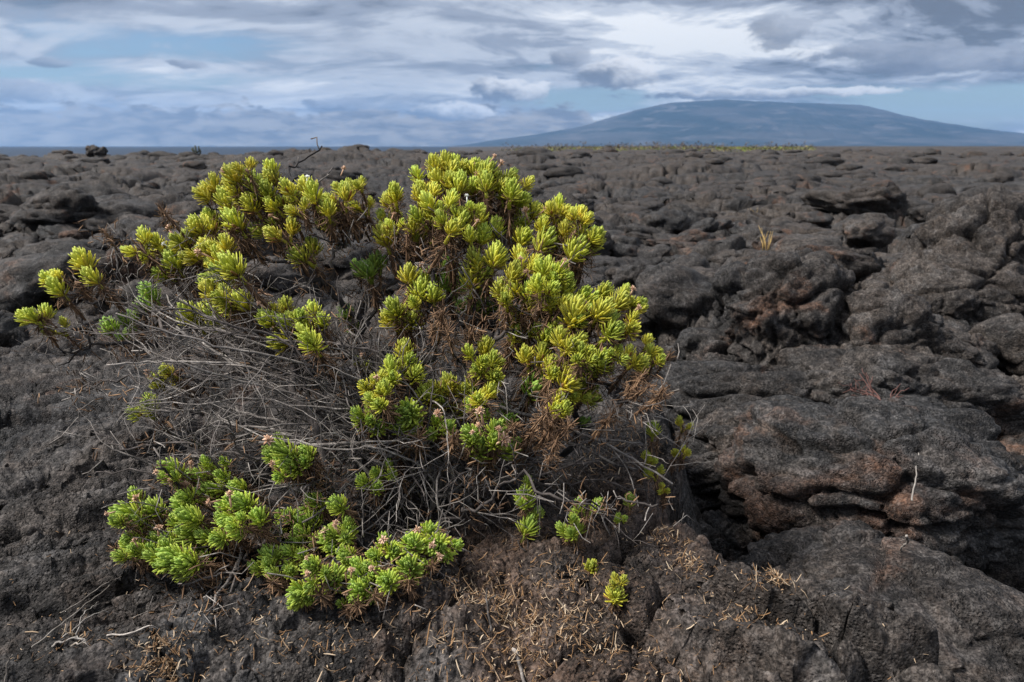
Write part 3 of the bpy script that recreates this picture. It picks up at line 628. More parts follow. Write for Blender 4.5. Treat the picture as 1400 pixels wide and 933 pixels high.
DEAD_TUFTS=[
(-1.162, 2.335, 1.117, 0.08),(-1.398, 2.369, 1.053, 0.054),(-1.321, 2.433, 0.95, 0.101),(-1.443, 2.246, 0.892, 0.073),(-1.537, 2.172, 0.807, 0.046),(-0.569, 1.97, 0.83, 0.084),
(-0.911, 2.255, 1.065, 0.083),(-0.572, 2.255, 1.125, 0.082),(-1.1, 2.483, 1.176, 0.056),(-0.557, 2.231, 1.127, 0.081),(-0.501, 2.366, 1.123, 0.064),(-0.516, 2.346, 1.098, 0.064),
(-0.207, 1.943, 0.861, 0.083),(-0.181, 1.894, 0.819, 0.063),(-0.236, 1.987, 0.809, 0.057),(-0.126, 1.975, 0.788, 0.094),(-0.095, 1.992, 0.791, 0.057),(-0.333, 2.179, 1.067, 0.08),
(-0.316, 2.236, 1.042, 0.072),(-0.175, 2.29, 1.017, 0.084),(-0.088, 2.329, 1.152, 0.084),(-0.044, 2.353, 1.15, 0.085),(0.0, 2.328, 1.152, 0.063),(0.217, 2.168, 0.985, 0.06),
(-0.188, 2.208, 0.935, 0.062),(-0.348, 1.842, 0.446, 0.111),(-0.328, 1.807, 0.421, 0.092),(0.103, 1.784, 0.58, 0.106),(0.085, 1.715, 0.648, 0.068),(0.142, 1.718, 0.609, 0.077),
(0.268, 1.808, 0.594, 0.08),(0.347, 1.787, 0.719, 0.078),(0.388, 1.728, 0.688, 0.068),(0.394, 1.712, 0.716, 0.05),(0.356, 1.75, 0.71, 0.06),(-0.166, 1.739, 0.56, 0.078),
(-0.261, 1.743, 0.559, 0.07),(0.044, 1.77, 0.562, 0.079),(0.03, 1.814, 0.493, 0.082),(0.113, 1.7, 0.563, 0.068),(0.0, 1.756, 0.592, 0.07),(0.451, 1.906, 0.75, 0.055),
(-0.297, 2.006, 0.736, 0.058),(-0.77, 1.607, 0.313, 0.067),(-0.655, 1.559, 0.413, 0.048),(-0.58, 1.454, 0.309, 0.062),(-0.455, 1.417, 0.299, 0.061),(-0.395, 1.496, 0.217, 0.056),
(-1.038, 1.575, 0.326, 0.041),(-0.42, 1.499, 0.199, 0.048),(-0.261, 1.509, 0.269, 0.064),(-0.342, 1.502, 0.236, 0.056),(-0.205, 1.505, 0.319, 0.056),(-0.518, 1.589, 0.34, 0.05)]
YOUNG={'two_tier': ((0.048, 1.655), [(0.036, 1.711, 0.451, 0.061), (0.033, 1.703, 0.415, 0.078), (0.051, 1.688, 0.339, 0.079), (0.073, 1.695, 0.375, 0.044)]), 'leaning': ((0.175, 1.624), [(0.211, 1.671, 0.409, 0.069), (0.157, 1.658, 0.348, 0.069), (0.171, 1.666, 0.384, 0.051), (0.165, 1.654, 0.327, 0.052)]), 'brown_skirt': ((0.35, 1.81), [(0.353, 1.84, 0.331, 0.052)]), 'tiny': ((0.31, 1.728), [(0.313, 1.757, 0.323, 0.036)]), 'low': ((0.201, 1.487), [(0.203, 1.517, 0.322, 0.048)]), 'yellow': ((0.246, 1.372), [(0.249, 1.412, 0.36, 0.041), (0.25, 1.403, 0.323, 0.06)]), 'stalk': ((0.442, 1.888), [(0.435, 1.95, 0.513, 0.058), (0.429, 1.935, 0.428, 0.049), (0.442, 1.927, 0.387, 0.058), (0.47, 1.916, 0.325, 0.034)]), 'edge': ((0.585, 2.137), [(0.598, 2.183, 0.437, 0.054), (0.565, 2.166, 0.332, 0.038), (0.601, 2.167, 0.339, 0.043)])}
LITTER=[
(-0.78, 1.259, 0.048, 0.049, 170),(-0.748, 1.226, 0.063, 0.064, 140),(-0.827, 1.271, 0.057, 0.059, 50),(-0.678, 1.343, 0.102, 0.114, 60),(0.032, 1.271, 0.073, 0.076, 230),(0.0, 1.396, 0.079, 0.089, 200),
(-0.073, 1.48, 0.092, 0.11, 170),(-0.187, 1.511, 0.093, 0.114, 120),(0.11, 1.48, 0.11, 0.134, 170),(0.224, 1.511, 0.093, 0.114, 120),(0.472, 1.608, 0.043, 0.054, 90),(0.661, 1.48, 0.046, 0.054, 120),
(0.573, 1.382, 0.035, 0.038, 60),(0.728, 1.558, 0.048, 0.058, 40),(0.486, 1.271, 0.049, 0.05, 50),(0.603, 1.259, 0.04, 0.041, 40),(0.214, 1.294, 0.115, 0.126, 90),(-0.237, 1.343, 0.153, 0.177, 110),
(-0.362, 1.294, 0.197, 0.229, 90),(-0.518, 1.318, 0.1, 0.11, 50),(0.517, 1.881, 0.049, 0.071, 160),(0.456, 1.755, 0.064, 0.087, 110),(0.472, 2.245, 0.118, 0.206, 160),(0.251, 2.129, 0.15, 0.257, 180),
(0.0, 1.837, 0.11, 0.161, 90),(-1.017, 1.343, 0.102, 0.114, 40),(-0.8, 1.423, 0.142, 0.171, 40),(0.59, 1.608, 0.157, 0.212, 60),(0.315, 1.226, 0.094, 0.098, 60),(-0.096, 1.248, 0.096, 0.1, 80),
(0.134, 1.318, 0.067, 0.072, 120),(-0.299, 1.511, 0.224, 0.301, 150),(-0.494, 1.542, 0.152, 0.197, 120),(-0.774, 1.574, 0.097, 0.123, 60)]
BARE_TIPS=[(-1.561, 2.229, 0.665), (-1.513, 2.168, 0.646), (-1.387, 2.012, 0.6), (-1.395, 1.984, 0.591), (-1.09, 1.746, 0.537), (-0.937, 1.64, 0.592), (-1.194, 1.808, 0.564), (-1.502, 2.313, 0.72), (-1.446, 2.289, 0.895), (-1.499, 2.556, 1.035), (-0.76, 2.69, 1.376), (-0.804, 2.662, 1.31), (-0.718, 2.682, 1.35), (-0.817, 2.573, 1.26), (-0.64, 2.513, 1.275), (-0.208, 2.462, 1.125), (-0.413, 2.523, 1.132), (-1.262, 2.025, 0.644), (-1.415, 2.245, 0.7), (-1.178, 2.024, 0.74), (-1.027, 1.866, 0.609), (-0.893, 1.707, 0.587), (-0.911, 1.596, 0.555), (-1.004, 2.061, 0.632), (-0.76, 1.657, 0.692), (-1.215, 2.206, 0.812), (-1.086, 2.078, 0.772), (-0.725, 1.675, 0.559), (-0.829, 1.761, 0.473), (-0.519, 1.955, 0.851), (-0.448, 2.008, 0.768), (-0.585, 1.985, 0.658), (-0.445, 1.763, 0.65), (-0.587, 1.827, 0.624), (-0.682, 1.871, 0.653), (-0.428, 2.162, 0.847), (-0.762, 1.935, 0.721), (0.328, 1.785, 0.641), (0.358, 1.744, 0.7), (0.268, 1.602, 0.447), (0.349, 1.461, 0.527), (0.109, 1.53, 0.508), (-0.02, 1.648, 0.487), (-0.097, 1.619, 0.416), (-0.115, 1.63, 0.517), (-0.703, 1.439, 0.257), (-0.721, 1.384, 0.289), (-0.817, 1.462, 0.303)]
FALLEN=[('bleached_twigs', 'bundle of white bleached twigs lying on the dark rock beside straw stalks', 'twig', None, 'pale', [(0.003, [(-1.042, 1.289), (-1.02, 1.299), (-0.991, 1.313), (-0.954, 1.299)], 0.004), (0.0022, [(-1.003, 1.299), (-0.974, 1.294), (-0.944, 1.278)], 0.004), (0.0018, [(-1.002, 1.318), (-0.973, 1.304), (-0.953, 1.304)], 0.006)]), ('dry_stalks', 'loose sheaf of thin pale dry stalks on the rock slope', 'stalks', None, 'pale', [(0.0022, [(-1.097, 1.299), (-1.085, 1.382), (-1.084, 1.48), (-1.064, 1.574)], 0.008), (0.0017, [(-1.166, 1.466), (-1.112, 1.526), (-1.044, 1.591)], 0.006), (0.0017, [(-1.068, 1.356), (-1.049, 1.409), (-1.002, 1.466)], 0.006), (0.0014, [(-1.045, 1.374), (-1.054, 1.437), (-1.083, 1.542)], 0.01), (0.0014, [(-1.081, 1.39), (-1.081, 1.445), (-1.028, 1.511)], 0.004)]), ('fallen_twig', 'crooked brown twig lying below the lower left leaf clump', 'twig', 'single twigs fallen on the lava', 'twig', [(0.0026, [(-0.945, 1.336), (-0.879, 1.323), (-0.832, 1.328), (-0.786, 1.356)], 0.008)]), ('fallen_twig', 'straight grey stick in the litter-filled gully', 'twig', 'single twigs fallen on the lava', 'twig', [(0.0055, [(0.0, 1.299), (0.024, 1.241), (0.05, 1.173)], 0.004)]), ('fallen_twig', 'forked brown twig on the ledge beside the crevice', 'twig', 'single twigs fallen on the lava', 'wood', [(0.0048, [(0.649, 1.618), (0.724, 1.66), (0.783, 1.697), (0.864, 1.779)], 0.01), (0.003, [(0.757, 1.682), (0.809, 1.747), (0.839, 1.775)], 0.01)]), ('fallen_twig', 'thin pale twig lying across the big rounded lobe', 'twig', 'single twigs fallen on the lava', 'pale', [(0.0036, [(1.4, 2.147), (1.476, 2.262), (1.536, 2.365)], 0.004)]), ('fallen_twig', 'small curled pale twig wedged between lobes', 'twig', 'single twigs fallen on the lava', 'pale', [(0.0042, [(1.104, 1.688), (1.145, 1.735), (1.148, 1.774), (1.177, 1.803)], 0.01)]), ('fallen_twig', 'short pale sprig at the edge of the dark hollow', 'twig', 'single twigs fallen on the lava', 'pale', [(0.0024, [(0.612, 1.803), (0.645, 1.872), (0.669, 1.922)], 0.01)]), ('fallen_twig', 'pale splinter at the frame edge low on the slope', 'twig', 'single twigs fallen on the lava', 'pale', [(0.0022, [(-1.066, 1.175), (-1.058, 1.189), (-1.05, 1.2)], 0.003)]), ('fallen_twig', 'grey weathered branchlet leaning down from the lower leaf clump', 'twig', 'single twigs fallen on the lava', 'twig', [(0.0065, [(-0.736, 1.671), (-0.713, 1.542), (-0.713, 1.48), (-0.715, 1.39)], 0.02), (0.003, [(-0.714, 1.511), (-0.744, 1.48), (-0.789, 1.445)], 0.01), (0.0025, [(-0.713, 1.48), (-0.717, 1.437), (-0.758, 1.417)], 0.008)]), ('fallen_twig', 'pale branching sprig in the litter below the shrub', 'twig', 'single twigs fallen on the lava', 'twig', [(0.0026, [(-0.046, 1.299), (-0.063, 1.396), (-0.052, 1.495)], 0.02), (0.002, [(-0.062, 1.382), (-0.018, 1.437)], 0.012)])]
DRY_PLANT=(1.838, 3.153)
GRASS_TUFTS=[(2.86, 7.67, 0.28, 9, 'upright tuft of yellow straw grass on the ropy slope'), (2.78, 8.74, 0.16, 6, 'short pale straw tuft at the top of the ropy slope'), (4.9, 13.95, 0.35, 7, 'dull straw tuft against dark lumps farther off')]
OUTCROPS=[(-36.27, 62, 0.62, 'jagged rock outcrop breaking the sea horizon'), (-44.86, 66, 0.42, 'low dark rock outcrop toward the left end of the horizon'), (-14.04, 60, 0.5, 'flat-topped rock outcrop on the horizon above the leaf tufts'), (-40.29, 64, 0.32, 'small pointed rock between two bigger horizon outcrops')]
LOBE_SPOTS=[(1.505, 2.611, 0.457, 0.343, 0.425, -0.25, 0.25, (0, 0)), (1.816, 2.577, 0.239, 0.215, 0.333, 0.3, 0.25, (0, 0)), (1.281, 3.081, 0.441, 0.265, 0.376, 0.1, 0.3, (0, 0)), (1.375, 3.686, 0.575, 0.259, 0.356, 0.08, 0.2, (0, 0)), (2.196, 3.729, 0.581, 0.349, 0.45, -0.1, 0.3, (0, 0)), (1.116, 2.036, 0.271, 0.19, 0.294, 0.2, 0.3, (0, 0)), (0.837, 1.781, 0.187, 0.15, 0.174, -0.5, 0.4, (0, 0)), (1.381, 2.036, 0.258, 0.206, 0.28, 0.4, 0.3, (0, 0)), (1.344, 1.774, 0.239, 0.192, 0.223, -0.3, 0.3, (0, 0)), (1.152, 1.648, 0.272, 0.245, 0.253, 0.5, 0.35, (0, 0)), (1.56, 1.831, 0.243, 0.219, 0.264, 0.6, 0.3, (0, 0)), (2.153, 4.488, 0.551, 0.276, 0.384, 0.2, 0.3, (0, 0)), (0.873, 2.582, 0.147, 0.132, 0.205, 0.1, 0.3, (0, 0)), (0.9, 3.108, 0.169, 0.135, 0.236, 0.2, 0.3, (0, 0)), (2.209, 3.154, 0.184, 0.118, 0.218, 0.18, 0.32, (-0.21, 0.08)), (1.164, 3.189, 0.135, 0.106, 0.14, -0.33, 0.22, (-0.18, 0.04)), (2.491, 4.619, 0.303, 0.241, 0.302, 0.71, 0.21, (0.21, 0.28)), (2.054, 3.767, 0.259, 0.225, 0.294, 0.73, 0.21, (-0.0, -0.28)), (3.132, 5.06, 0.295, 0.264, 0.421, 0.69, 0.35, (0.05, -0.26)), (3.797, 5.88, 0.233, 0.215, 0.231, -0.05, 0.3, (0.23, -0.22)), (1.236, 4.057, 0.149, 0.101, 0.179, -0.07, 0.4, (0.13, 0.06)), (1.953, 3.704, 0.342, 0.279, 0.373, -0.21, 0.29, (-0.19, 0.06)), (1.737, 5.99, 0.254, 0.231, 0.307, 0.35, 0.36, (-0.2, 0.27)), (1.289, 2.655, 0.19, 0.165, 0.196, 0.56, 0.29, (-0.15, 0.22)), (1.358, 1.677, 0.126, 0.11, 0.183, 0.46, 0.4, (-0.01, 0.15)), (1.622, 2.967, 0.288, 0.248, 0.356, 0.39, 0.26, (-0.25, 0.11)), (3.517, 5.319, 0.528, 0.421, 0.685, -0.52, 0.2, (0.13, 0.05)), (1.798, 4.465, 0.423, 0.33, 0.536, 0.74, 0.22, (0.12, -0.25)), (3.883, 5.579, 0.502, 0.372, 0.734, 0.59, 0.22, (-0.3, -0.28)), (3.516, 5.329, 0.484, 0.429, 0.696, 0.29, 0.36, (0.03, 0.1)), (2.638, 4.127, 0.295, 0.257, 0.326, 0.06, 0.24, (0.05, 0.26)), (2.303, 4.135, 0.344, 0.28, 0.505, -0.17, 0.33, (-0.1, 0.09)), (2.725, 4.005, 0.258, 0.169, 0.334, 0.56, 0.31, (-0.03, -0.12))]

# ------------------------------------------------------------------ plant materials
def leaf_material():
    mt, N = new_mat('leaf')
    age = attr(N, 'age')
    oi = N.n('ShaderNodeObjectInfo')
    g = N.n('ShaderNodeNewGeometry')
    cr = N.n('ShaderNodeValToRGB'); N.put(cr.inputs[0], age)
    e = cr.color_ramp.elements
    e[0].position = 0.0; e[0].color = (0.430, 0.510, 0.110, 1)
    e[1].position = 1.0; e[1].color = (0.560, 0.420, 0.050, 1)
    k = e.new(0.45); k.color = (0.550, 0.570, 0.095, 1)
    k = e.new(0.78); k.color = (0.620, 0.580, 0.070, 1)
    k = e.new(0.975); k.color = (0.560, 0.460, 0.060, 1)
    e[-1].color = (0.30, 0.17, 0.07, 1)
    col = N.mix(1.0, cr.outputs[0], oi.outputs['Color'], 'MULTIPLY')
    n = N.noise(g.outputs['Position'], 160.0, 3, 0.6)
    col = N.mix(N.ss(n, 0.35, 0.7, 0.0, 0.28), col, N.mix(1.0, col, (0.55, 0.6, 0.5), 'MULTIPLY'))
    p = principled(N, col, 0.55, 0.3)
    tr = N.n('ShaderNodeBsdfTranslucent'); N.put(tr.inputs[0], N.mix(1.0, col, (1.0, 1.0, 0.7), 'MULTIPLY'))
    mx = N.n('ShaderNodeMixShader'); mx.inputs[0].default_value = 0.42
    N.put(mx.inputs[1], p); N.put(mx.inputs[2], tr.outputs[0])
    finish(N, mx.outputs[0]); return mt
def dry_material(name, c0, c1, c2):
    mt, N = new_mat(name)
    age = attr(N, 'age'); oi = N.n('ShaderNodeObjectInfo')
    cr = N.n('ShaderNodeValToRGB'); N.put(cr.inputs[0], N.m('FRACT', N.m('ADD', age, N.m('MULTIPLY', oi.outputs['Random'], 0.5))))
    e = cr.color_ramp.elements
    e[0].color = (*c0, 1); e[1].color = (*c2, 1); k = e.new(0.5); k.color = (*c1, 1)
    finish(N, principled(N, cr.outputs[0], 0.8, 0.2)); return mt
def wood_material(name, dark, mid, pale):
    mt, N = new_mat(name)
    g = N.n('ShaderNodeNewGeometry'); oi = N.n('ShaderNodeObjectInfo')
    a = N.noise(g.outputs['Position'], 26.0, 5, 0.65, 0.6); b = N.noise(g.outputs['Position'], 240.0, 3, 0.6)
    f = N.m('ADD', a, N.m('MULTIPLY', N.m('SUBTRACT', oi.outputs['Random'], 0.5), 0.36))
    col = N.mix(N.ss(f, 0.30, 0.52), dark, mid)
    col = N.mix(N.ss(f, 0.55, 0.78), col, pale)
    col = N.mix(N.ss(b, 0.5, 0.75, 0.0, 0.5), col, dark)
    bp = N.n('ShaderNodeBump'); bp.inputs['Strength'].default_value = 0.6; bp.inputs['Distance'].default_value = 0.003; N.put(bp.inputs['Height'], b)
    finish(N, principled(N, col, 0.85, 0.2, bp.outputs[0])); return mt
M_LEAF = leaf_material()
M_DEAD = dry_material('dead_leaf', (0.040, 0.023, 0.014), (0.125, 0.072, 0.040), (0.24, 0.145, 0.080))
M_LITTER = dry_material('leaf_litter', (0.065, 0.038, 0.022), (0.22, 0.125, 0.058), (0.42, 0.33, 0.23))
M_WOOD = wood_material('bark', (0.016, 0.014, 0.014), (0.055, 0.046, 0.041), (0.13, 0.11, 0.10))
M_TWIG = wood_material('dead_wood', (0.030, 0.026, 0.024), (0.135, 0.118, 0.105), (0.33, 0.295, 0.26))
M_PALE = wood_material('bleached_wood', (0.10, 0.085, 0.072), (0.18, 0.16, 0.14), (0.30, 0.275, 0.25))
M_HEAD = dry_material('spent_flower', (0.30, 0.17, 0.10), (0.42, 0.26, 0.17), (0.55, 0.38, 0.27))
mt, N = new_mat('flower_white'); finish(N, principled(N, (0.78, 0.78, 0.74), 0.6, 0.3)); M_WHITE = mt
mt, N = new_mat('flower_bud'); finish(N, principled(N, (0.45, 0.42, 0.06), 0.6, 0.3)); M_BUD = mt

def unit(v):
    v = np.asarray(v, float); return v / (np.linalg.norm(v) + 1e-9)
# ------------------------------------------------------------------ shared plant meshes (diameter 1, origin at the foot of the tuft, axis +Z)
def rosette_mesh(n, tall, spread, rnd, heads=1):
    mb = MB()
    spots = [((0, 0, 0), (0, 0, 1), 1.0)]
    if heads > 1:
        a0 = rnd.uniform(0, 6.28); spots = []
        for h in range(heads):
            a = a0 + h * 6.283 / heads + rnd.uniform(-.3, .3); q = rnd.uniform(.20, .27); spots.append(((q * math.cos(a), q * math.sin(a), rnd.uniform(-.04, .14)), (.38 * math.cos(a), .38 * math.sin(a), 1.0), rnd.uniform(.66, .82)))
    for (o, ax, sc) in spots:
        ax = unit(ax); o = np.array(o); e1 = unit(np.cross(ax, (0.3, 1, 0.1))); e2 = np.cross(ax, e1); nn_ = int(n * (1 if heads == 1 else .72))
        mb.tube([np.array((0, 0, -.25)), o * .6, o + ax * 0.42 * tall * sc], [0.07, 0.07 * sc, 0.035 * sc], 5, 0.6)
        for i in range(nn_):
            t = (i + 0.5) / nn_
            ph = i * 2.39996 + rnd.uniform(-.25, .25)
            el = R(5 + (t ** 0.85) * spread + rnd.uniform(-7, 7))
            out = e1 * math.cos(ph) + e2 * math.sin(ph)
            d = out * math.sin(el) + ax * math.cos(el)
            base = o + ax * (1 - t) * 0.44 * tall * sc + out * 0.05 * sc
            side = np.cross(ax, out)
            L = (0.42 + 0.10 * math.sin(t * 3.0)) * rnd.uniform(0.8, 1.1) * sc
            dead = t > .8 and rnd.random() < .10
            mb.leaf(base, d, -side, L, 0.105 * sc * rnd.uniform(.85, 1.15), 0.046 * sc, 0.30 * rnd.uniform(0.4, 1.3), 1.0 if dead else min(.97, max(0, t * 0.82 + rnd.uniform(-.2, .2))))
    return mb.mesh('leaf_rosette', M_LEAF, True, 'age')
def skirt_mesh(n, rnd):
    mb = MB()
    mb.tube([(0, 0, 0.1), (0.01, 0, -0.5), (0, 0.01, -1.15)], [0.07, 0.06, 0.045], 5, 0.1)
    for i in range(n):
        t = (i / n) ** 1.15
        ph = i * 2.39996 + rnd.uniform(-.5, .5)
        el = R(78 + t * 70 + rnd.uniform(-28, 26))
        out = np.array((math.cos(ph), math.sin(ph), 0.0))
        d = out * math.sin(el) + np.array((0, 0, 1.0)) * math.cos(el)
        base = np.array((0, 0, 0.08 - t * 0.85)) + out * 0.05
        side = np.cross((0, 0, 1.0), out) + rnd.uniform(-.5, .5) * np.array((0, 0, 1.0))
        mb.leaf(base, d, side, rnd.uniform(.24, .48), rnd.uniform(.028, .05), 0.015, rnd.uniform(-.7, .9), rnd.random())
    return mb.mesh('dead_leaf_skirt', M_DEAD, True, 'age')
def dead_tuft_mesh(n, rnd):
    mb = MB()
    mb.tube([(0, 0, 0.35), (0.01, 0, -0.3), (0, 0.01, -1.0)], [0.05, 0.06, 0.05], 5, 0.1)
    for i in range(n):
        ph = rnd.uniform(0, 6.283); el = R(rnd.uniform(15, 165)); out = np.array((math.cos(ph), math.sin(ph), 0.0))
        d = out * math.sin(el) + np.array((0, 0, 1.0)) * math.cos(el)
        base = np.array((0, 0, rnd.uniform(-.5, .4))) + out * rnd.uniform(0, .12)
        side = np.cross((0, 0, 1.0), out) + rnd.uniform(-.6, .6) * np.array((0, 0, 1.0))
        mb.leaf(base, d, side, rnd.uniform(.22, .46), rnd.uniform(.03, .055), 0.016, rnd.uniform(-.8, .8), rnd.random())
    return mb.mesh('dead_leaf_tuft', M_DEAD, True, 'age')
def head_mesh(rnd):
    mb = MB()
    mb.tube([(0, 0, -0.35), (0.02, 0, 0.0)], [0.03, 0.035], 4, 0.2)
    for i in range(22):
        ph = i * 2.39996; el = R(10 + 75 * (i / 22)); out = np.array((math.cos(ph), math.sin(ph), 0.0))
        d = out * math.sin(el) + np.array((0, 0, 1.0)) * math.cos(el)
        mb.leaf((0, 0, 0), d, np.cross((0, 0, 1.0), out), rnd.uniform(.10, .17), 0.05, 0.02, rnd.uniform(-.2, .4), rnd.random())
    return mb.mesh('flower_head', M_HEAD, True, 'age')
def daisy_mesh(rnd):
    mb = MB()
    mb.tube([(0, 0, -0.4), (0.01, 0, 0.0)], [0.03, 0.03], 4)
    for i in range(26):
        ph = i * 2.39996; el = R(18 + 70 * (i / 26)); out = np.array((math.cos(ph), math.sin(ph), 0.0))
        d = out * math.sin(el) + np.array((0, 0, 1.0)) * math.cos(el)
        mb.leaf((0, 0, 0.02), d, np.cross((0, 0, 1.0), out), rnd.uniform(.12, .18), 0.055, 0.02, rnd.uniform(-.1, .2))
    return mb.mesh('white_flower', M_WHITE, True)
rnd = random.Random(4)
ROS = [rosette_mesh(rnd.randint(58, 84), rnd.uniform(0.9, 1.35), rnd.uniform(56, 80), rnd, h) for h in (1, 1, 1, 1, 2, 2, 2, 2, 3, 3, 3, 2, 1, 2)]
SKIRT = [skirt_mesh(rnd.randint(66, 90), rnd) for _ in range(7)]
TUFT = [dead_tuft_mesh(rnd.randint(80, 110), rnd) for _ in range(5)]
HEADS = [head_mesh(rnd) for _ in range(4)]
DAISY = [daisy_mesh(rnd) for _ in range(2)]

def place(name, mesh, parent, pos, axis, scale, spin=None):
    o = link(name, mesh, parent)
    q = Vector(axis).to_track_quat('Z', 'Y') @ Quaternion((0, 0, 1), rnd.uniform(0, 6.283) if spin is None else spin)
    o.rotation_mode = 'QUATERNION'; o.rotation_quaternion = q
    o.location = pos; o.scale = (scale,) * 3 if np.isscalar(scale) else scale
    return o
def add_rosette(parent, c, axis, D, low, skirt=1.0):
    c = np.asarray(c, float); axis = unit(axis)
    f = rnd.uniform(0.92, 1.1)
    o = place('leaf_rosette', rnd.choice(ROS), parent, tuple(c - axis * 0.48 * D * f), axis, (D * (1.0 if low == 1 else 1.1),) * 2 + (D * f * (.95 if low == 1 else 1.0),))
    b = rnd.uniform(0.78, 1.12)
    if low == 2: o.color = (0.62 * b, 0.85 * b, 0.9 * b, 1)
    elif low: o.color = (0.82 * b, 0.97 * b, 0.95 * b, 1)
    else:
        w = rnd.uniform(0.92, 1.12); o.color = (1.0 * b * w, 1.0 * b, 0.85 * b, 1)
    if skirt > 0:
        s = link('dead_leaf_skirt', rnd.choice(SKIRT), o); k = rnd.uniform(.85, 1.15) * skirt; s.scale = (k, k, k * rnd.uniform(.8, 1.25)); s.rotation_euler = (0, 0, rnd.uniform(0, 6.28))
    return o

# ------------------------------------------------------------------ the shrub
CEN = np.array((-0.22, 2.02, 0.45))
shrub = link('daisy_shrub', None, None, (-0.22, 1.98, ground_z(-0.22, 1.98)))
tag(shrub, 'large spreading shrub with yellow-green leaf tufts and bare grey twigs on the lava mound', 'shrub')
bpy.context.view_layer.update()
SH0 = np.array(shrub.location)
def lift(c, clear):
    """bring a tuft forward and up until it clears the rock"""
    c = np.array(c, float); e = np.array((0, 0, CAM_Z))
    for k in range(40):
        if c[2] > ground_z(c[0], c[1]) + clear: break
        c = e + (c - e) * 0.99
    return c
targets = []                      # (point, axis)
nh = 0
for (x, y, z, D, low) in ROSETTES:
    c = lift((x, y, z), D * .55); o_ = c - CEN; o_[2] *= 0.3
    axis = unit(np.array((0, -0.16, 1.0)) + 0.75 * unit(o_) * min(1, np.linalg.norm(o_) / 0.6) + rng.normal(0, 0.16, 3))
    o = add_rosette(shrub, c - SH0, axis, D, low)
    targets.append((c - axis * D * 1.55, axis, 0.0017))
    if (low == 1 and rnd.random() < 0.38) or (low == 0 and rnd.random() < 0.17):
        h = link('flower_head', rnd.choice(HEADS), o); h.location = (rnd.uniform(-.12, .12), rnd.uniform(-.12, .12), rnd.uniform(0.93, 1.05)); k = rnd.uniform(.8, 1.25); h.scale = (k,) * 3; h.rotation_euler = (rnd.uniform(-.6, .6), rnd.uniform(-.6, .6), 0)
    elif rnd.random() < 0.012:
        h = link('white_flower', rnd.choice(DAISY), o); h.location = (rnd.uniform(-.1, .1), rnd.uniform(-.1, .1), 1.02); h.scale = (.6, .6, .6); h.rotation_euler = (rnd.uniform(-.5, .5), rnd.uniform(-.5, .5), 0)
for (x, y, z, D) in DEAD_TUFTS:
    c = lift((x, y, z), D * .4); o_ = c - CEN; o_[2] *= .3
    axis = unit(np.array((0, -0.1, 1.0)) + 0.6 * unit(o_) + rng.normal(0, 0.2, 3))
    place('dead_leaf_tuft', rnd.choice(TUFT), shrub, tuple(c - SH0), axis, D * 1.1)
    targets.append((c - axis * D * 0.9, axis, 0.0016))
for (x, y, z) in BARE_TIPS:
    c = np.array((x, y, z)); targets.append((c, unit(c - CEN + rng.normal(0, .15, 3)), 0.0011))

roots = [(-0.30, 2.02), (-0.12, 2.00), (-0.22, 1.88), (-0.42, 1.92), (-0.05, 1.84), (-0.55, 1.80), (-0.36, 2.16), (0.06, 2.02), (-0.20, 1.76)]
npos, npar, nlen, ndir = [], [], [], []
for (x, y) in roots:
    npos.append(np.array((x, y, ground_z(x, y) - 0.03))); npar.append(-1); nlen.append(0.0); ndir.append(unit((x - CEN[0], y - CEN[1], 0.9)))
order = sorted(range(len(targets)), key=lambda i: np.linalg.norm(targets[i][0] - CEN))
ends = {}
for ti in order:
    T, ax, rad = targets[ti]
    T = T.copy(); T[2] = max(T[2], ground_z(T[0], T[1]) + 0.012)
    Pn = np.array(npos); Ln = np.array(nlen)
    d = np.linalg.norm(Pn - T, axis=1)
    out_n = np.linalg.norm(Pn[:, :2] - CEN[:2], axis=1); out_t = np.linalg.norm(T[:2] - CEN[:2])
    cost = d + 0.30 * Ln + 0.8 * np.maximum(0, Pn[:, 2] - T[2] - 0.03) + 0.9 * np.maximum(0, out_n - out_t - 0.03) + np.where(d < 0.045, 0.06, 0)
    i = int(np.argmin(cost)); L = d[i]
    p0, p1 = npos[i], T
    m0 = unit(unit(p1 - p0) * 1.0 + ndir[i] * 0.6 + rng.normal(0, .22, 3)) * L * 0.9
    m1 = unit(unit(p1 - p0) * 0.9 + ax * 0.75 + rng.normal(0, .15, 3)) * L * 0.9
    n = max(3, int(L / 0.022)); prev = i
    w1 = rng.normal(0, 1, 3); w2 = rng.normal(0, 1, 3)
    for k in range(1, n + 1):
        t = k / n; h00 = 2 * t ** 3 - 3 * t * t + 1; h10 = t ** 3 - 2 * t * t + t; h01 = -2 * t ** 3 + 3 * t * t; h11 = t ** 3 - t * t
        p = h00 * p0 + h10 * m0 + h01 * p1 + h11 * m1
        p = p + math.sin(math.pi * t) * (w1 * 0.012 * math.sin(t * 9 + w2[0] * 3) + w2 * 0.008 * math.sin(t * 17 + w1[0] * 3)) + (rng.normal(0, 0.0022, 3) if k < n else 0)
        p[2] = max(p[2], ground_z(p[0], p[1]) + 0.01)
        npos.append(p); npar.append(prev); nlen.append(nlen[prev] + np.linalg.norm(p - npos[prev])); ndir.append(unit(p - npos[prev])); prev = len(npos) - 1
    ends[prev] = rad
nn = len(npos); kids = [[] for _ in range(nn)]; wgt = np.zeros(nn); base_r = np.full(nn, 0.0012)
for i in range(nn):
    if npar[i] >= 0: kids[npar[i]].append(i)
for i in range(nn - 1, -1, -1):
    if i in ends: wgt[i] += 1; base_r[i] = ends[i]
    if npar[i] >= 0: wgt[npar[i]] += wgt[i]
def radius(i): return min(0.0105, 0.0012 + 0.00135 * max(wgt[i], 1) ** 0.56)
lines = []                       # (points, radii, level, parent line)
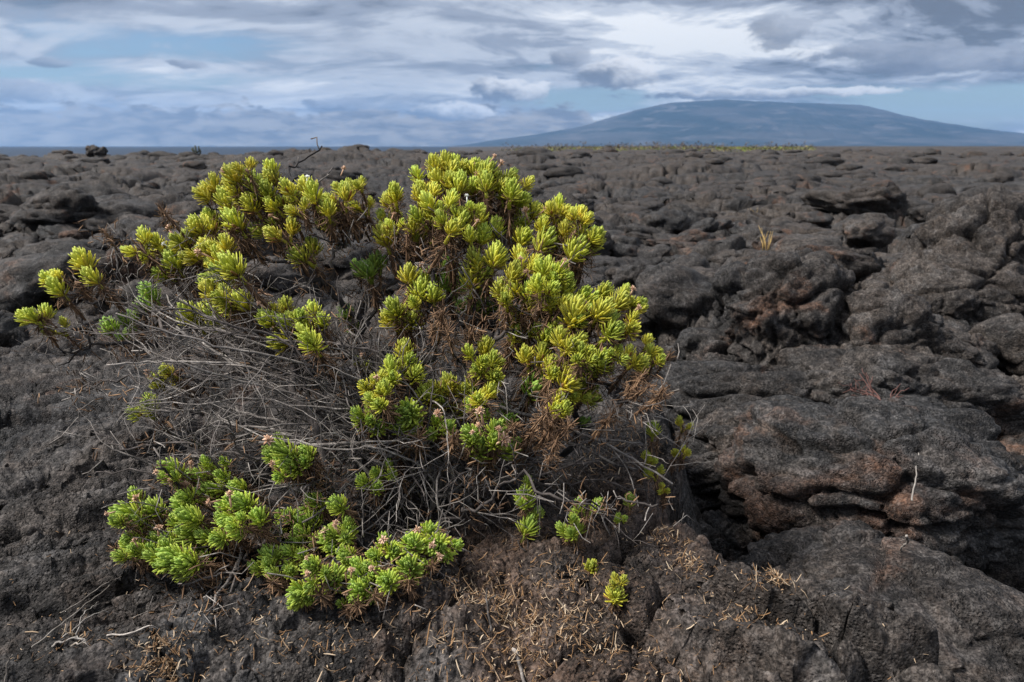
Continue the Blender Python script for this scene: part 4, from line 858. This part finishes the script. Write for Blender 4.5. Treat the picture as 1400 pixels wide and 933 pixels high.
def walk(start, seed_pt, level, par):
    stack = [(start, seed_pt, level, par)]
    while stack:
        s, sp, lv, pr = stack.pop()
        pts, rads = ([npos[sp]] if sp is not None else []), []
        if sp is not None: rads.append(min(radius(s) * 1.1, radius(sp)))
        i = s; me_id = len(lines); lines.append(None)
        while True:
            pts.append(npos[i]); rads.append(radius(i))
            if not kids[i]: break
            ks = sorted(kids[i], key=lambda c: -wgt[c])
            for c in ks[1:]: stack.append((c, i, lv + 1, me_id))
            i = ks[0]
        lines[me_id] = (np.array(pts), np.array(rads), lv, pr)
for i in range(len(roots)):
    if kids[i]: walk(i, None, 0, None)
lobj = {}
twig_pool = []
for li, (pts, rads, lv, pr) in enumerate(lines):
    if len(pts) < 2: continue
    mb = MB(); mb.tube(pts - SH0, rads * (1 + rng.normal(0, .05, len(rads))), 7 if rads.max() > .006 else 5)
    if lv == 0:
        o = link('limb', mb.mesh('limb', M_WOOD), shrub); lobj[li] = o
    else:
        a = pr
        while lines[a][2] > 0: a = lines[a][3]
        o = link('branch', mb.mesh('branch', M_WOOD if rads.max() > .004 or rnd.random() < .5 else M_TWIG), lobj[a])
    for k in range(2, len(pts), 3): twig_pool.append((pts[k], unit(pts[k] - pts[k - 2]), rads[k]))

def twig(mb, p, d, L, r, depth=0):
    n = max(4, int(L / 0.02)); pts = [p]; dd = d
    bend = rng.normal(0, 0.10, 3)
    for k in range(n):
        dd = unit(dd + bend * 0.55 + rng.normal(0, 0.13, 3))
        q = pts[-1] + dd * L / n
        if q[0] < -0.75 and q[2] > 1.0: q[2] = pts[-1][2] - .004
        q[2] = max(q[2], ground_z(q[0], q[1]) + 0.006); pts.append(q)
        if depth < 2 and k > 0 and rnd.random() < (0.24 if depth == 0 else 0.14):
            s = unit(dd + 0.85 * unit(rng.normal(0, 1, 3))); twig(mb, q, s, L * rnd.uniform(.3, .6), r * (1 - 0.6 * k / n) * 0.75, depth + 1)
    mb.tube(np.array(pts) - SH0, np.linspace(r, r * 0.4, n + 1), 5 if depth == 0 else 4)
# bare dead twigs: thickest on the open left side and low in the middle
cand = [t for t in twig_pool if t[2] < 0.011]
def pick(cx, cy, cz, s):
    w = [math.exp(-((t[0][0] - cx) ** 2 + (t[0][1] - cy) ** 2 + ((t[0][2] - cz) * 1.2) ** 2) / (s * s)) + 1e-9 for t in cand]
    return rnd.choices(cand, w)[0]
for (cx, cy, cz, s, n, L0, L1, ldir) in ((-0.85, 2.0, 0.62, .35, 80, .10, .32, (-0.8, -.1, .1)), (-0.45, 1.9, 0.60, .25, 62, .08, .26, (-0.3, -.3, .1)), (-0.30, 1.8, 0.45, .22, 50, .08, .24, (0, -.3, 0)),
                                        (-1.15, 2.1, 0.75, .25, 24, .10, .26, (-1, 0, .2)), (0.05, 1.85, 0.45, .25, 34, .07, .22, (.4, -.3, 0)), (0.35, 1.9, 0.5, .2, 20, .06, .18, (.8, -.1, 0)), (-0.4, 2.2, 0.95, .3, 12, .07, .16, (0, 0, .3))):
    for _ in range(n):
        p, d, r = pick(cx, cy, cz, s)
        mb = MB(); twig(mb, p.copy(), unit(0.5 * d + np.array(ldir) * 0.7 + rng.normal(0, .45, 3)), rnd.uniform(L0, L1), min(r * .9, rnd.uniform(.0014, .0030)))
        link('dead_twig', mb.mesh('dead_twig', M_TWIG if rnd.random() < .8 else M_WOOD), shrub)
# long bare branches sweeping out low to the open side
for k in range(104):
    a = rnd.uniform(0, 1)
    p0 = np.array((rnd.uniform(-.48, -.12), rnd.uniform(1.78, 2.08), 0)); p0[2] = ground_z(p0[0], p0[1]) + rnd.uniform(.02, .14)
    if k % 3: p1 = np.array((rnd.uniform(-1.25, -.5), rnd.uniform(1.72, 2.25), rnd.uniform(.42, .95)))
    elif k % 2: p1 = np.array((rnd.uniform(-.75, -.1), rnd.uniform(1.62, 1.85), rnd.uniform(.30, .62)))
    else: p1 = np.array((rnd.uniform(.0, .5), rnd.uniform(1.7, 2.05), rnd.uniform(.30, .55)))
    p1[2] = max(p1[2], ground_z(p1[0], p1[1]) + .02)
    L = np.linalg.norm(p1 - p0); n = max(8, int(L / .03)); m0 = np.array((0, 0, 1.0)) * L * rnd.uniform(.6, 1.4) + rng.normal(0, .2, 3) * L; m1 = unit(p1 - p0) * L + rng.normal(0, .35, 3) * L
    pts = []
    w1 = rng.normal(0, 1, 3); w2 = rng.normal(0, 1, 3)
    for j in range(n + 1):
        u = j / n; p = (2 * u ** 3 - 3 * u * u + 1) * p0 + (u ** 3 - 2 * u * u + u) * m0 + (-2 * u ** 3 + 3 * u * u) * p1 + (u ** 3 - u * u) * m1
        p = p + math.sin(math.pi * u) * (w1 * .014 * math.sin(u * 11 + w2[1] * 3) + w2 * .008 * math.sin(u * 23)) + rng.normal(0, .0025, 3)
        p[2] = max(p[2], ground_z(p[0], p[1]) + .008); pts.append(p)
    r0 = rnd.uniform(.0030, .0072) * (1.35 if k % 3 == 0 else 1); mb = MB(); mb.tube(np.array(pts) - SH0, np.linspace(r0, r0 * .4, n + 1), 6)
    for j in range(3, n, 2):
        if rnd.random() < .75: twig(mb, pts[j].copy(), unit(pts[j] - pts[j - 1] + .9 * unit(rng.normal(0, 1, 3))), L * rnd.uniform(.15, .4), r0 * (1 - .6 * j / n) * .6, 1)
    link('dry_branch', mb.mesh('dry_branch', M_TWIG if k % 4 else M_WOOD), shrub)
# mass of fine dead twiglets and old leaves caught inside the shrub
mb = MB(); mw = MB()
low_cand = [c_ for c_ in cand if c_[0][2] < 1.05]
for _ in range(2600):
    p, d, r = rnd.choice(low_cand)
    q = p + rng.normal(0, .035, 3); q[2] = max(q[2], ground_z(q[0], q[1]) + 0.008)
    if rnd.random() < .55:
        L = rnd.uniform(.03, .11); e = unit(rng.normal(0, 1, 3)); m_ = q + e * L * .5 + rng.normal(0, .012, 3); z_ = q + e * L; z_[2] = max(z_[2], ground_z(z_[0], z_[1]) + 0.008)
        mw.tube(np.array([q, m_, z_]) - SH0, [rnd.uniform(.0008, .0018)] * 3, 4)
    else:
        for _k in range(3):
            mb.leaf(q - SH0 + rng.normal(0, .012, 3), unit(rng.normal(0, 1, 3)), rng.normal(0, 1, 3), rnd.uniform(.02, .035), .0045, .0015, rnd.uniform(-.6, .6), rnd.random())
o = link('dead_leaves', mb.mesh('dead_leaves', M_DEAD, True, 'age'), shrub); o['kind'] = 'stuff'
o = link('fine_twigs', mw.mesh('fine_twigs', M_TWIG), shrub); o['kind'] = 'stuff'

# ------------------------------------------------------------------ young plants rooted in the rock beside the shrub
YL = {'two_tier': 'young plant of two bushy green tufts stacked just below the shrub', 'leaning': 'young plant with three merged tufts and pale dead leaves beside the gully',
      'brown_skirt': 'single-tuft seedling with a brown dead skirt at the lava ledge', 'tiny': 'tiny single green seedling between two larger young plants',
      'low': 'lone yellowish seedling low on the litter-covered gully side', 'yellow': 'double-tufted yellow-green seedling nearest the tilted lava plate',
      'stalk': 'upright young plant with four small tufts along a stalk at the mound edge', 'edge': 'slender young plant with three tiny tufts over the dark crevice'}
for nm, ((bx, by), rs) in YOUNG.items():
    bz = ground_z(bx, by)
    o = link('young_plant', None, None, (bx, by, bz)); tag(o, YL[nm], 'plant', 'young plants on the rock beside the shrub')
    B0 = np.array((bx, by, bz))
    for (x, y, z, D) in rs:
        c = np.array((x, y, max(z, bz + D * .6))) - B0
        axis = unit(np.array((rng.normal(0, .25), -.1 + rng.normal(0, .15), 1.0)))
        add_rosette(o, c, axis, D, 1 if nm not in ('yellow', 'stalk', 'edge', 'low') else 0, 0.9)
        e = c - axis * D * 1.1; b = np.array((rng.normal(0, .006), rng.normal(0, .006), -.01))
        e[2] = max(e[2], 0.0)
        mid = (e + b) / 2 + rng.normal(0, .008, 3)
        mb = MB(); mb.tube(np.array([b, mid, e, c - axis * D * .4]), [.0028, .0024, .002, .0016], 5); link('stem', mb.mesh('stem', M_WOOD), o)
    if nm in ('stalk', 'edge', 'leaning'):
        for k in range(3):
            x, y, z, D = rnd.choice(rs); place('dead_leaf_tuft', rnd.choice(TUFT), o, (x - bx + rng.normal(0, .01), y - by + .01, max(.02, z - bz - D * rnd.uniform(.8, 1.5))), (0, 0, 1), .045)

# ------------------------------------------------------------------ dead leaves lying on the rock
mb = MB()
for (gx_, gy_, sx, sy, cnt) in LITTER:
    for _ in range(int(cnt * 1.35)):
        x = gx_ + rnd.gauss(0, .6) * sx; y = gy_ + rnd.gauss(0, .6) * sy
        z = ground_z(x, y) + rnd.uniform(.000, .004)
        a = rnd.uniform(0, 6.283)
        mb.leaf((x, y, z), (math.cos(a), math.sin(a), rnd.uniform(-.12, .3)), np.array((-math.sin(a), math.cos(a), rnd.uniform(-.5, .5))), rnd.choice((.006, .010, .016, .026)) * rnd.uniform(.7, 1.3), rnd.uniform(.0012, .0042), .001, rnd.choice((-1, 1)) * rnd.uniform(.1, 1.3), rnd.random() ** 1.4)
for _ in range(1500):
    x = rnd.gauss(0.0, .75); y = 1.15 + abs(rnd.gauss(0, .55)); z = ground_z(x, y) + .003; a = rnd.uniform(0, 6.283)
    mb.leaf((x, y, z), (math.cos(a), math.sin(a), rnd.uniform(-.1, .2)), np.array((-math.sin(a), math.cos(a), rnd.uniform(-.5, .5))), rnd.uniform(.004, .014), rnd.uniform(.0012, .003), .001, rnd.choice((-1, 1)) * rnd.uniform(.1, .9), rnd.random())
o = link('leaf_litter', mb.mesh('leaf_litter', M_LITTER, True, 'age')); tag(o, 'dry tan leaf litter strewn over the rock around the shrub', None, None, 'stuff')

# ------------------------------------------------------------------ fallen twigs and stalks
def smooth_line(P, n):
    P = np.asarray(P, float); t = np.linspace(0, len(P) - 1, n); out = np.zeros((n, 2))
    for c in range(2): out[:, c] = np.interp(t, np.arange(len(P)), P[:, c])
    ker = np.array((.25, .5, .25))
    for _ in range(3):
        q = np.pad(out, ((1, 1), (0, 0)), mode='edge'); out[:] = q[:-2] * .25 + q[1:-1] * .5 + q[2:] * .25
    return out
FM = {'pale': M_PALE, 'twig': M_TWIG, 'wood': M_WOOD, 'straw': M_LITTER}
for (nm, label, cat, grp, mk, polys) in FALLEN:
    x0_, y0_ = polys[0][1][0]; z0_ = ground_z(x0_, y0_)
    root = link(nm, None, None, (x0_, y0_, z0_)) if len(polys) > 1 else None
    for (rad, P, lift) in polys:
        n = 5 * len(P); L2 = smooth_line(P, n)
        pts = []
        for k, (x, y) in enumerate(L2):
            pts.append((x + rng.normal(0, .0012), y + rng.normal(0, .0012), ground_z(x, y) + rad * 0.8 + lift * math.sin(math.pi * k / (n - 1))))
        zs = np.array([p[2] for p in pts])
        for _ in range(80): zs[1:-1] = np.maximum(zs[1:-1], 0.5 * (zs[:-2] + zs[2:]) - .0004)
        pts = np.array(pts); pts[:, 2] = zs
        mb = MB(); mb.tube(pts - np.array((x0_, y0_, z0_)), np.linspace(rad, rad * .5, n), 5, rnd.random())
        o = link('stick' if root else nm, mb.mesh('stick', FM[mk], True, 'age'), root)
        if not root: o.location = (x0_, y0_, z0_)
    tag(root or o, label, cat, grp)
# dry reddish creeper in the hollow of the lobes, two straw tufts farther out
mt, N = new_mat('red_stem'); finish(N, principled(N, (0.10, 0.050, 0.042), 0.8, 0.2)); M_RED = mt
mt, N = new_mat('straw'); finish(N, principled(N, (0.40, 0.27, 0.10), 0.8, 0.2)); M_STRAW = mt
x, y = DRY_PLANT; z = ground_z(x, y)
o = link('dry_creeper', None, None, (x, y, z)); tag(o, 'dry reddish-pink branching creeper lying in a hollow of the lobes', 'plant')
for k in range(11):
    a = rnd.uniform(-.35, 3.5); L = rnd.uniform(.10, .22); mb = MB()
    p = np.zeros(3); d = np.array((math.cos(a), math.sin(a) * .6, rnd.uniform(.05, .45))); pts = [p]
    for q in range(7):
        d = unit(d + rng.normal(0, .18, 3)); p = p + d * L / 7; p[2] = max(p[2], ground_z(x + p[0], y + p[1]) - z + .006); pts.append(p)
        if q > 1:
            e = p + unit(d + rng.normal(0, .7, 3)) * L * .3; mb.tube(np.array([p, (p + e) / 2 + rng.normal(0, .004, 3), e]), [.0022, .002, .0012], 4)
    mb.tube(np.array(pts), np.linspace(.004, .0018, 8), 5)
    link('stem', mb.mesh('stem', M_RED), o)
for (tx, ty, h, n, lab) in GRASS_TUFTS:
    z = ground_z(tx, ty); o = link('grass_tuft', None, None, (tx, ty, z)); tag(o, lab, 'grass', 'straw tufts on the lava')
    for k in range(n):
        a = rnd.uniform(0, 6.283); lean = rnd.uniform(.05, .5); L = h * rnd.uniform(.5, 1.05)
        mb = MB(); b = np.array((rng.normal(0, h * .1), rng.normal(0, h * .1), -.01))
        mb.tube(np.array([b, b + np.array((math.cos(a) * lean * L * .35, math.sin(a) * lean * L * .35, L * .55)), b + np.array((math.cos(a) * lean * L, math.sin(a) * lean * L, L))]), [h * .018, h * .014, h * .005], 4)
        link('blade', mb.mesh('blade', M_STRAW), o)

# ------------------------------------------------------------------ things far out on the field
mt, N = new_mat('cactus_skin'); finish(N, principled(N, (0.055, 0.06, 0.04), 0.8, 0.2)); M_CACT = mt
def cactus(x, y, h, lab):
    z = ground_z(x, y); o = link('candelabra_cactus', None, None, (x, y, z - .1)); tag(o, lab, 'cactus')
    mb = MB(); mb.tube(np.array([(0, 0, 0), (0.05, 0, h * .5), (0, 0, h)]), [h * .09, h * .10, h * .08], 8); link('trunk', mb.mesh('trunk', M_CACT), o)
    for k, (s, b, t) in enumerate(((-1, .25, .85), (1, .35, .95), (1, .15, .6), (-1, .45, .75))):
        w = h * (.24 + .08 * k); mb = MB()
        mb.tube(np.array([(0, 0, h * b), (s * w * .7, .1 * k, h * (b + .04)), (s * w, .1 * k, h * (b + .14)), (s * w, .1 * k, h * t)]), [h * .075, h * .085, h * .085, h * .07], 8)
        link('arm', mb.mesh('arm', M_CACT), o)
cactus(-37.5, 84, 1.15, 'candelabra cactus standing alone on the horizon behind the shrub')

ICO = {}
def ico(sub):
    if sub not in ICO:
        import bmesh
        bm = bmesh.new(); bmesh.ops.create_icosphere(bm, subdivisions=sub, radius=1.0)
        bm.verts.ensure_lookup_table()
        ICO[sub] = (np.array([v.co[:] for v in bm.verts]), np.array([[v.index for v in f.verts] for f in bm.faces])); bm.free()
    return ICO[sub]
def h3(ix, iy, iz, seed): return hsh(ix + iz * 157, iy + iz * 311, seed)
def noise3(p, s, seed):
    """value noise at points p (n,3)"""
    q = p * s; f = np.floor(q); w = q - f; w = w * w * (3 - 2 * w); o = 0
    for a in (0, 1):
        for b in (0, 1):
            for c in (0, 1):
                o = o + h3(f[:, 0] + a, f[:, 1] + b, f[:, 2] + c, seed) * (w[:, 0] if a else 1 - w[:, 0]) * (w[:, 1] if b else 1 - w[:, 1]) * (w[:, 2] if c else 1 - w[:, 2])
    return o * 2 - 1
def cells3(p, s, seed):
    q = p * s; f = np.floor(q); f1 = np.full(len(p), 9.0); f2 = f1.copy(); idv = np.zeros(len(p))
    for a in (-1, 0, 1):
        for b in (-1, 0, 1):
            for c in (-1, 0, 1):
                g_ = f + (a, b, c)
                d = np.sqrt((q[:, 0] - g_[:, 0] - h3(g_[:, 0], g_[:, 1], g_[:, 2], seed)) ** 2 + (q[:, 1] - g_[:, 1] - h3(g_[:, 0], g_[:, 1], g_[:, 2], seed + 1)) ** 2 + (q[:, 2] - g_[:, 2] - h3(g_[:, 0], g_[:, 1], g_[:, 2], seed + 2)) ** 2)
                m = d < f1; f2 = np.where(m, f1, np.minimum(f2, d)); idv = np.where(m, h3(g_[:, 0], g_[:, 1], g_[:, 2], seed + 3), idv); f1 = np.where(m, d, f1)
    return f1, f2, idv
def rock_mesh(name, seed, sub, flat, mat, fine=1.0):
    v, f = ico(sub); v = v.copy(); o = np.array((seed * 1.7, seed * .9, seed * .3))
    w = v + 0.16 * np.stack([noise3(v + o, 2.6, seed + k) for k in range(3)], 1)
    d = 1 + 0.30 * noise3(v + o, 1.3, seed + 4) + 0.13 * noise3(v + o, 3.1, seed + 5)
    f1, f2, idv = cells3(w + o, 1.5, seed + 10)
    d = d + 0.24 * (1 - np.exp(-(f2 - f1) / .055)) + 0.26 * (idv - .5) * (1 - np.exp(-(f2 - f1) / .03))
    if sub > 2:
        f1, f2, idv = cells3(w + o, 4.2, seed + 20)
        d = d + 0.085 * (1 - np.exp(-(f2 - f1) / .07)) + 0.08 * (idv - .5) * (1 - np.exp(-(f2 - f1) / .04))
        d = d + fine * (0.045 * noise3(v + o, 11, seed + 6) + 0.028 * noise3(v + o, 24, seed + 7))
    if sub > 5: d = d + fine * (0.016 * noise3(v + o, 50, seed + 8) + 0.012 * noise3(v + o, 95, seed + 9))
    v = v * d[:, None]; v[:, 2] *= flat
    return np_mesh(name, v, None, mat, True, None, f)
LOBES_FINE = [rock_mesh('lava_lobe', 300 + 17 * k, 6, rnd.uniform(.50, .72), M_LOBE) for k in range(4)]
LOBES = [rock_mesh('lava_lobe', 100 + 13 * k, 4, rnd.uniform(.50, .80), M_LOBE) for k in range(12)]
def lobe(x, y, sx, sy, sz, rz, sink=0.35, tilt=(0, 0), mesh=None):
    o = link('lava_lobe', mesh or rnd.choice(LOBES), ground, (x, y, ground_z(x, y) + sz * (0.62 - sink)))
    o.scale = (sx, sy, sz); o.rotation_euler = (tilt[0], tilt[1], rz); return o
for k, L in enumerate(LOBE_SPOTS): lobe(*L, mesh=LOBES_FINE[k % 4])
cnt = 0
while cnt < 228:                                                   # the lobes nearest and largest in view
    r_ = 2.7 * (16 / 2.7) ** (rnd.random() ** 0.9); a = R(rnd.uniform(-40, 41)); x, y = r_ * math.sin(a), r_ * math.cos(a)
    if poly_sd(np.array([x]), np.array([y]), MOUND)[0] > -0.25: continue
    if x < 0.1 * y and x > -0.42 * y and r_ < 5.0: continue
    if math.hypot(x - 2.05, (y - 2.6) * .6) < .42: continue
    cnt += 1
    s = rnd.uniform(.05, .17) * (0.75 + r_ * .12)
    lobe(x, y, s * rnd.uniform(1.0, 1.7), s * rnd.uniform(.8, 1.3), s * rnd.uniform(.8, 1.25), rnd.uniform(-.9, .9), rnd.uniform(.25, .55), (rnd.uniform(-.35, .35), rnd.uniform(-.35, .35)))
# the countless lumps farther out
SMALL = [rock_mesh('lump', 700 + 7 * k, 3, .62, None) for k in range(6)]
SV = [np.array([v.co[:] for v in m_.vertices]) for m_ in SMALL]; SF = np.array([list(p_.vertices) for p_ in SMALL[0].polygons])
mb = MB()
for k in range(420):
    r_ = 13 * (140 / 13) ** rnd.random(); a = R(rnd.uniform(-40, 41)); x, y = r_ * math.sin(a), r_ * math.cos(a)
    s = rnd.uniform(.08, .28) * (0.7 + r_ * .020); sc_ = np.array((s * rnd.uniform(1, 2.0), s * rnd.uniform(.8, 1.3), s * rnd.uniform(.7, 1.25)))
    c, sn = math.cos(k), math.sin(k); v = rnd.choice(SV) @ np.array(((c, sn, 0), (-sn, c, 0), (0, 0, 1))) * sc_
    mb.add(v + (x, y, ground_z(x, y) + s * rnd.uniform(-.1, .2)), None, SF)
o = link('lava_rubble', mb.mesh('lava_rubble', M_LOBE), ground); o['kind'] = 'stuff'
for (x, y, s, lab) in OUTCROPS:
    z = ground_z(x, y)
    o = link('rock_outcrop', None, None, (x, y, z)); tag(o, lab, 'rock', 'outcrops along the far edge of the lava')
    for k in range(6):
        q = link('rock', rnd.choice(LOBES), o, (rnd.uniform(-1, 1) * s * 1.1, rnd.uniform(-.5, .5) * s, s * rnd.uniform(0, .5))); h = s * rnd.uniform(.35, .75)
        q.scale = (h * rnd.uniform(.7, 1.3), h, h * rnd.uniform(.9, 1.6)); q.rotation_euler = (rnd.uniform(-.6, .6), rnd.uniform(-.6, .6), rnd.uniform(0, 6))

# ------------------------------------------------------------------ scrub along the foot of the volcano
mt, N = new_mat('far_scrub')
g = N.n('ShaderNodeNewGeometry'); ag = attr(N, 'age')
cr = N.n('ShaderNodeValToRGB'); N.put(cr.inputs[0], ag); e = cr.color_ramp.elements
cr.color_ramp.interpolation = 'CONSTANT'
e[0].color = (0.085, 0.07, 0.06, 1); e[1].position = .45; e[1].color = (0.15, 0.13, 0.06, 1); k = e.new(.72); k.color = (0.11, 0.13, 0.035, 1)
finish(N, principled(N, cr.outputs[0], 0.9, 0.1))
mb = MB()
for _ in range(1100):
    az = rnd.uniform(-1, 23) if rnd.random() < .7 else rnd.uniform(7, 23)
    r_ = rnd.uniform(150, 420); x, y = r_ * math.sin(R(az)), r_ * math.cos(R(az)); z = ground_z(x, y)
    tree = rnd.random() < (.45 if az < 16 else .15)
    age_ = rnd.uniform(0, .42) if tree else (rnd.uniform(.46, .7) if rnd.random() < .6 else .9)
    w = rnd.uniform(.6, 1.3) * (1.5 if not tree else 1.0); h = rnd.uniform(.8, 2.1) if tree else rnd.uniform(.25, .7)
    for _k in range(14):
        c = np.array((x + rnd.gauss(0, .4) * w, y + rnd.gauss(0, .4) * w, z + h * rnd.uniform(.1, 1)))
        e1 = rng.normal(0, .22, 3); e2 = rng.normal(0, .22, 3)
        mb.add([c, c + e1, c + e2], None, [(0, 1, 2)], age_)
o = link('distant_scrub', mb.mesh('distant_scrub', mt, False, 'age')); tag(o, 'thin band of dry and green scrub along the foot of the volcano', None, None, 'stuff')

# ------------------------------------------------------------------ settle the creeper, tufts and twigs of the lobes on the rock actually under them
bpy.context.view_layer.update()
dg = bpy.context.evaluated_depsgraph_get()
def rock_z(x, y):
    z = 1.2
    for _ in range(30):
        hit, loc, nor, fi, ob, mw_ = SC.ray_cast(dg, Vector((x, y, z)), Vector((0, 0, -1)))
        if not hit: return None
        if ob.name.startswith('lava_'): return loc.z
        z = loc.z - 0.001
    return None
for o in list(SC.objects):
    if o.parent is None and o.name.split('.')[0] in ('fallen_twig', 'dry_creeper', 'grass_tuft'):
        zs_ = []
        if o.type == 'MESH':
            for v in list(o.data.vertices)[::7]:
                zr = rock_z(o.location.x + v.co.x, o.location.y + v.co.y)
                if zr is not None: zs_.append(zr - (o.location.z + v.co.z))
            if zs_: o.location.z += max(-0.03, sorted(zs_)[int(len(zs_) * .75)] + 0.003)
        else:
            zr = rock_z(o.location.x, o.location.y)
            if zr is not None and zr > o.location.z: o.location.z = zr
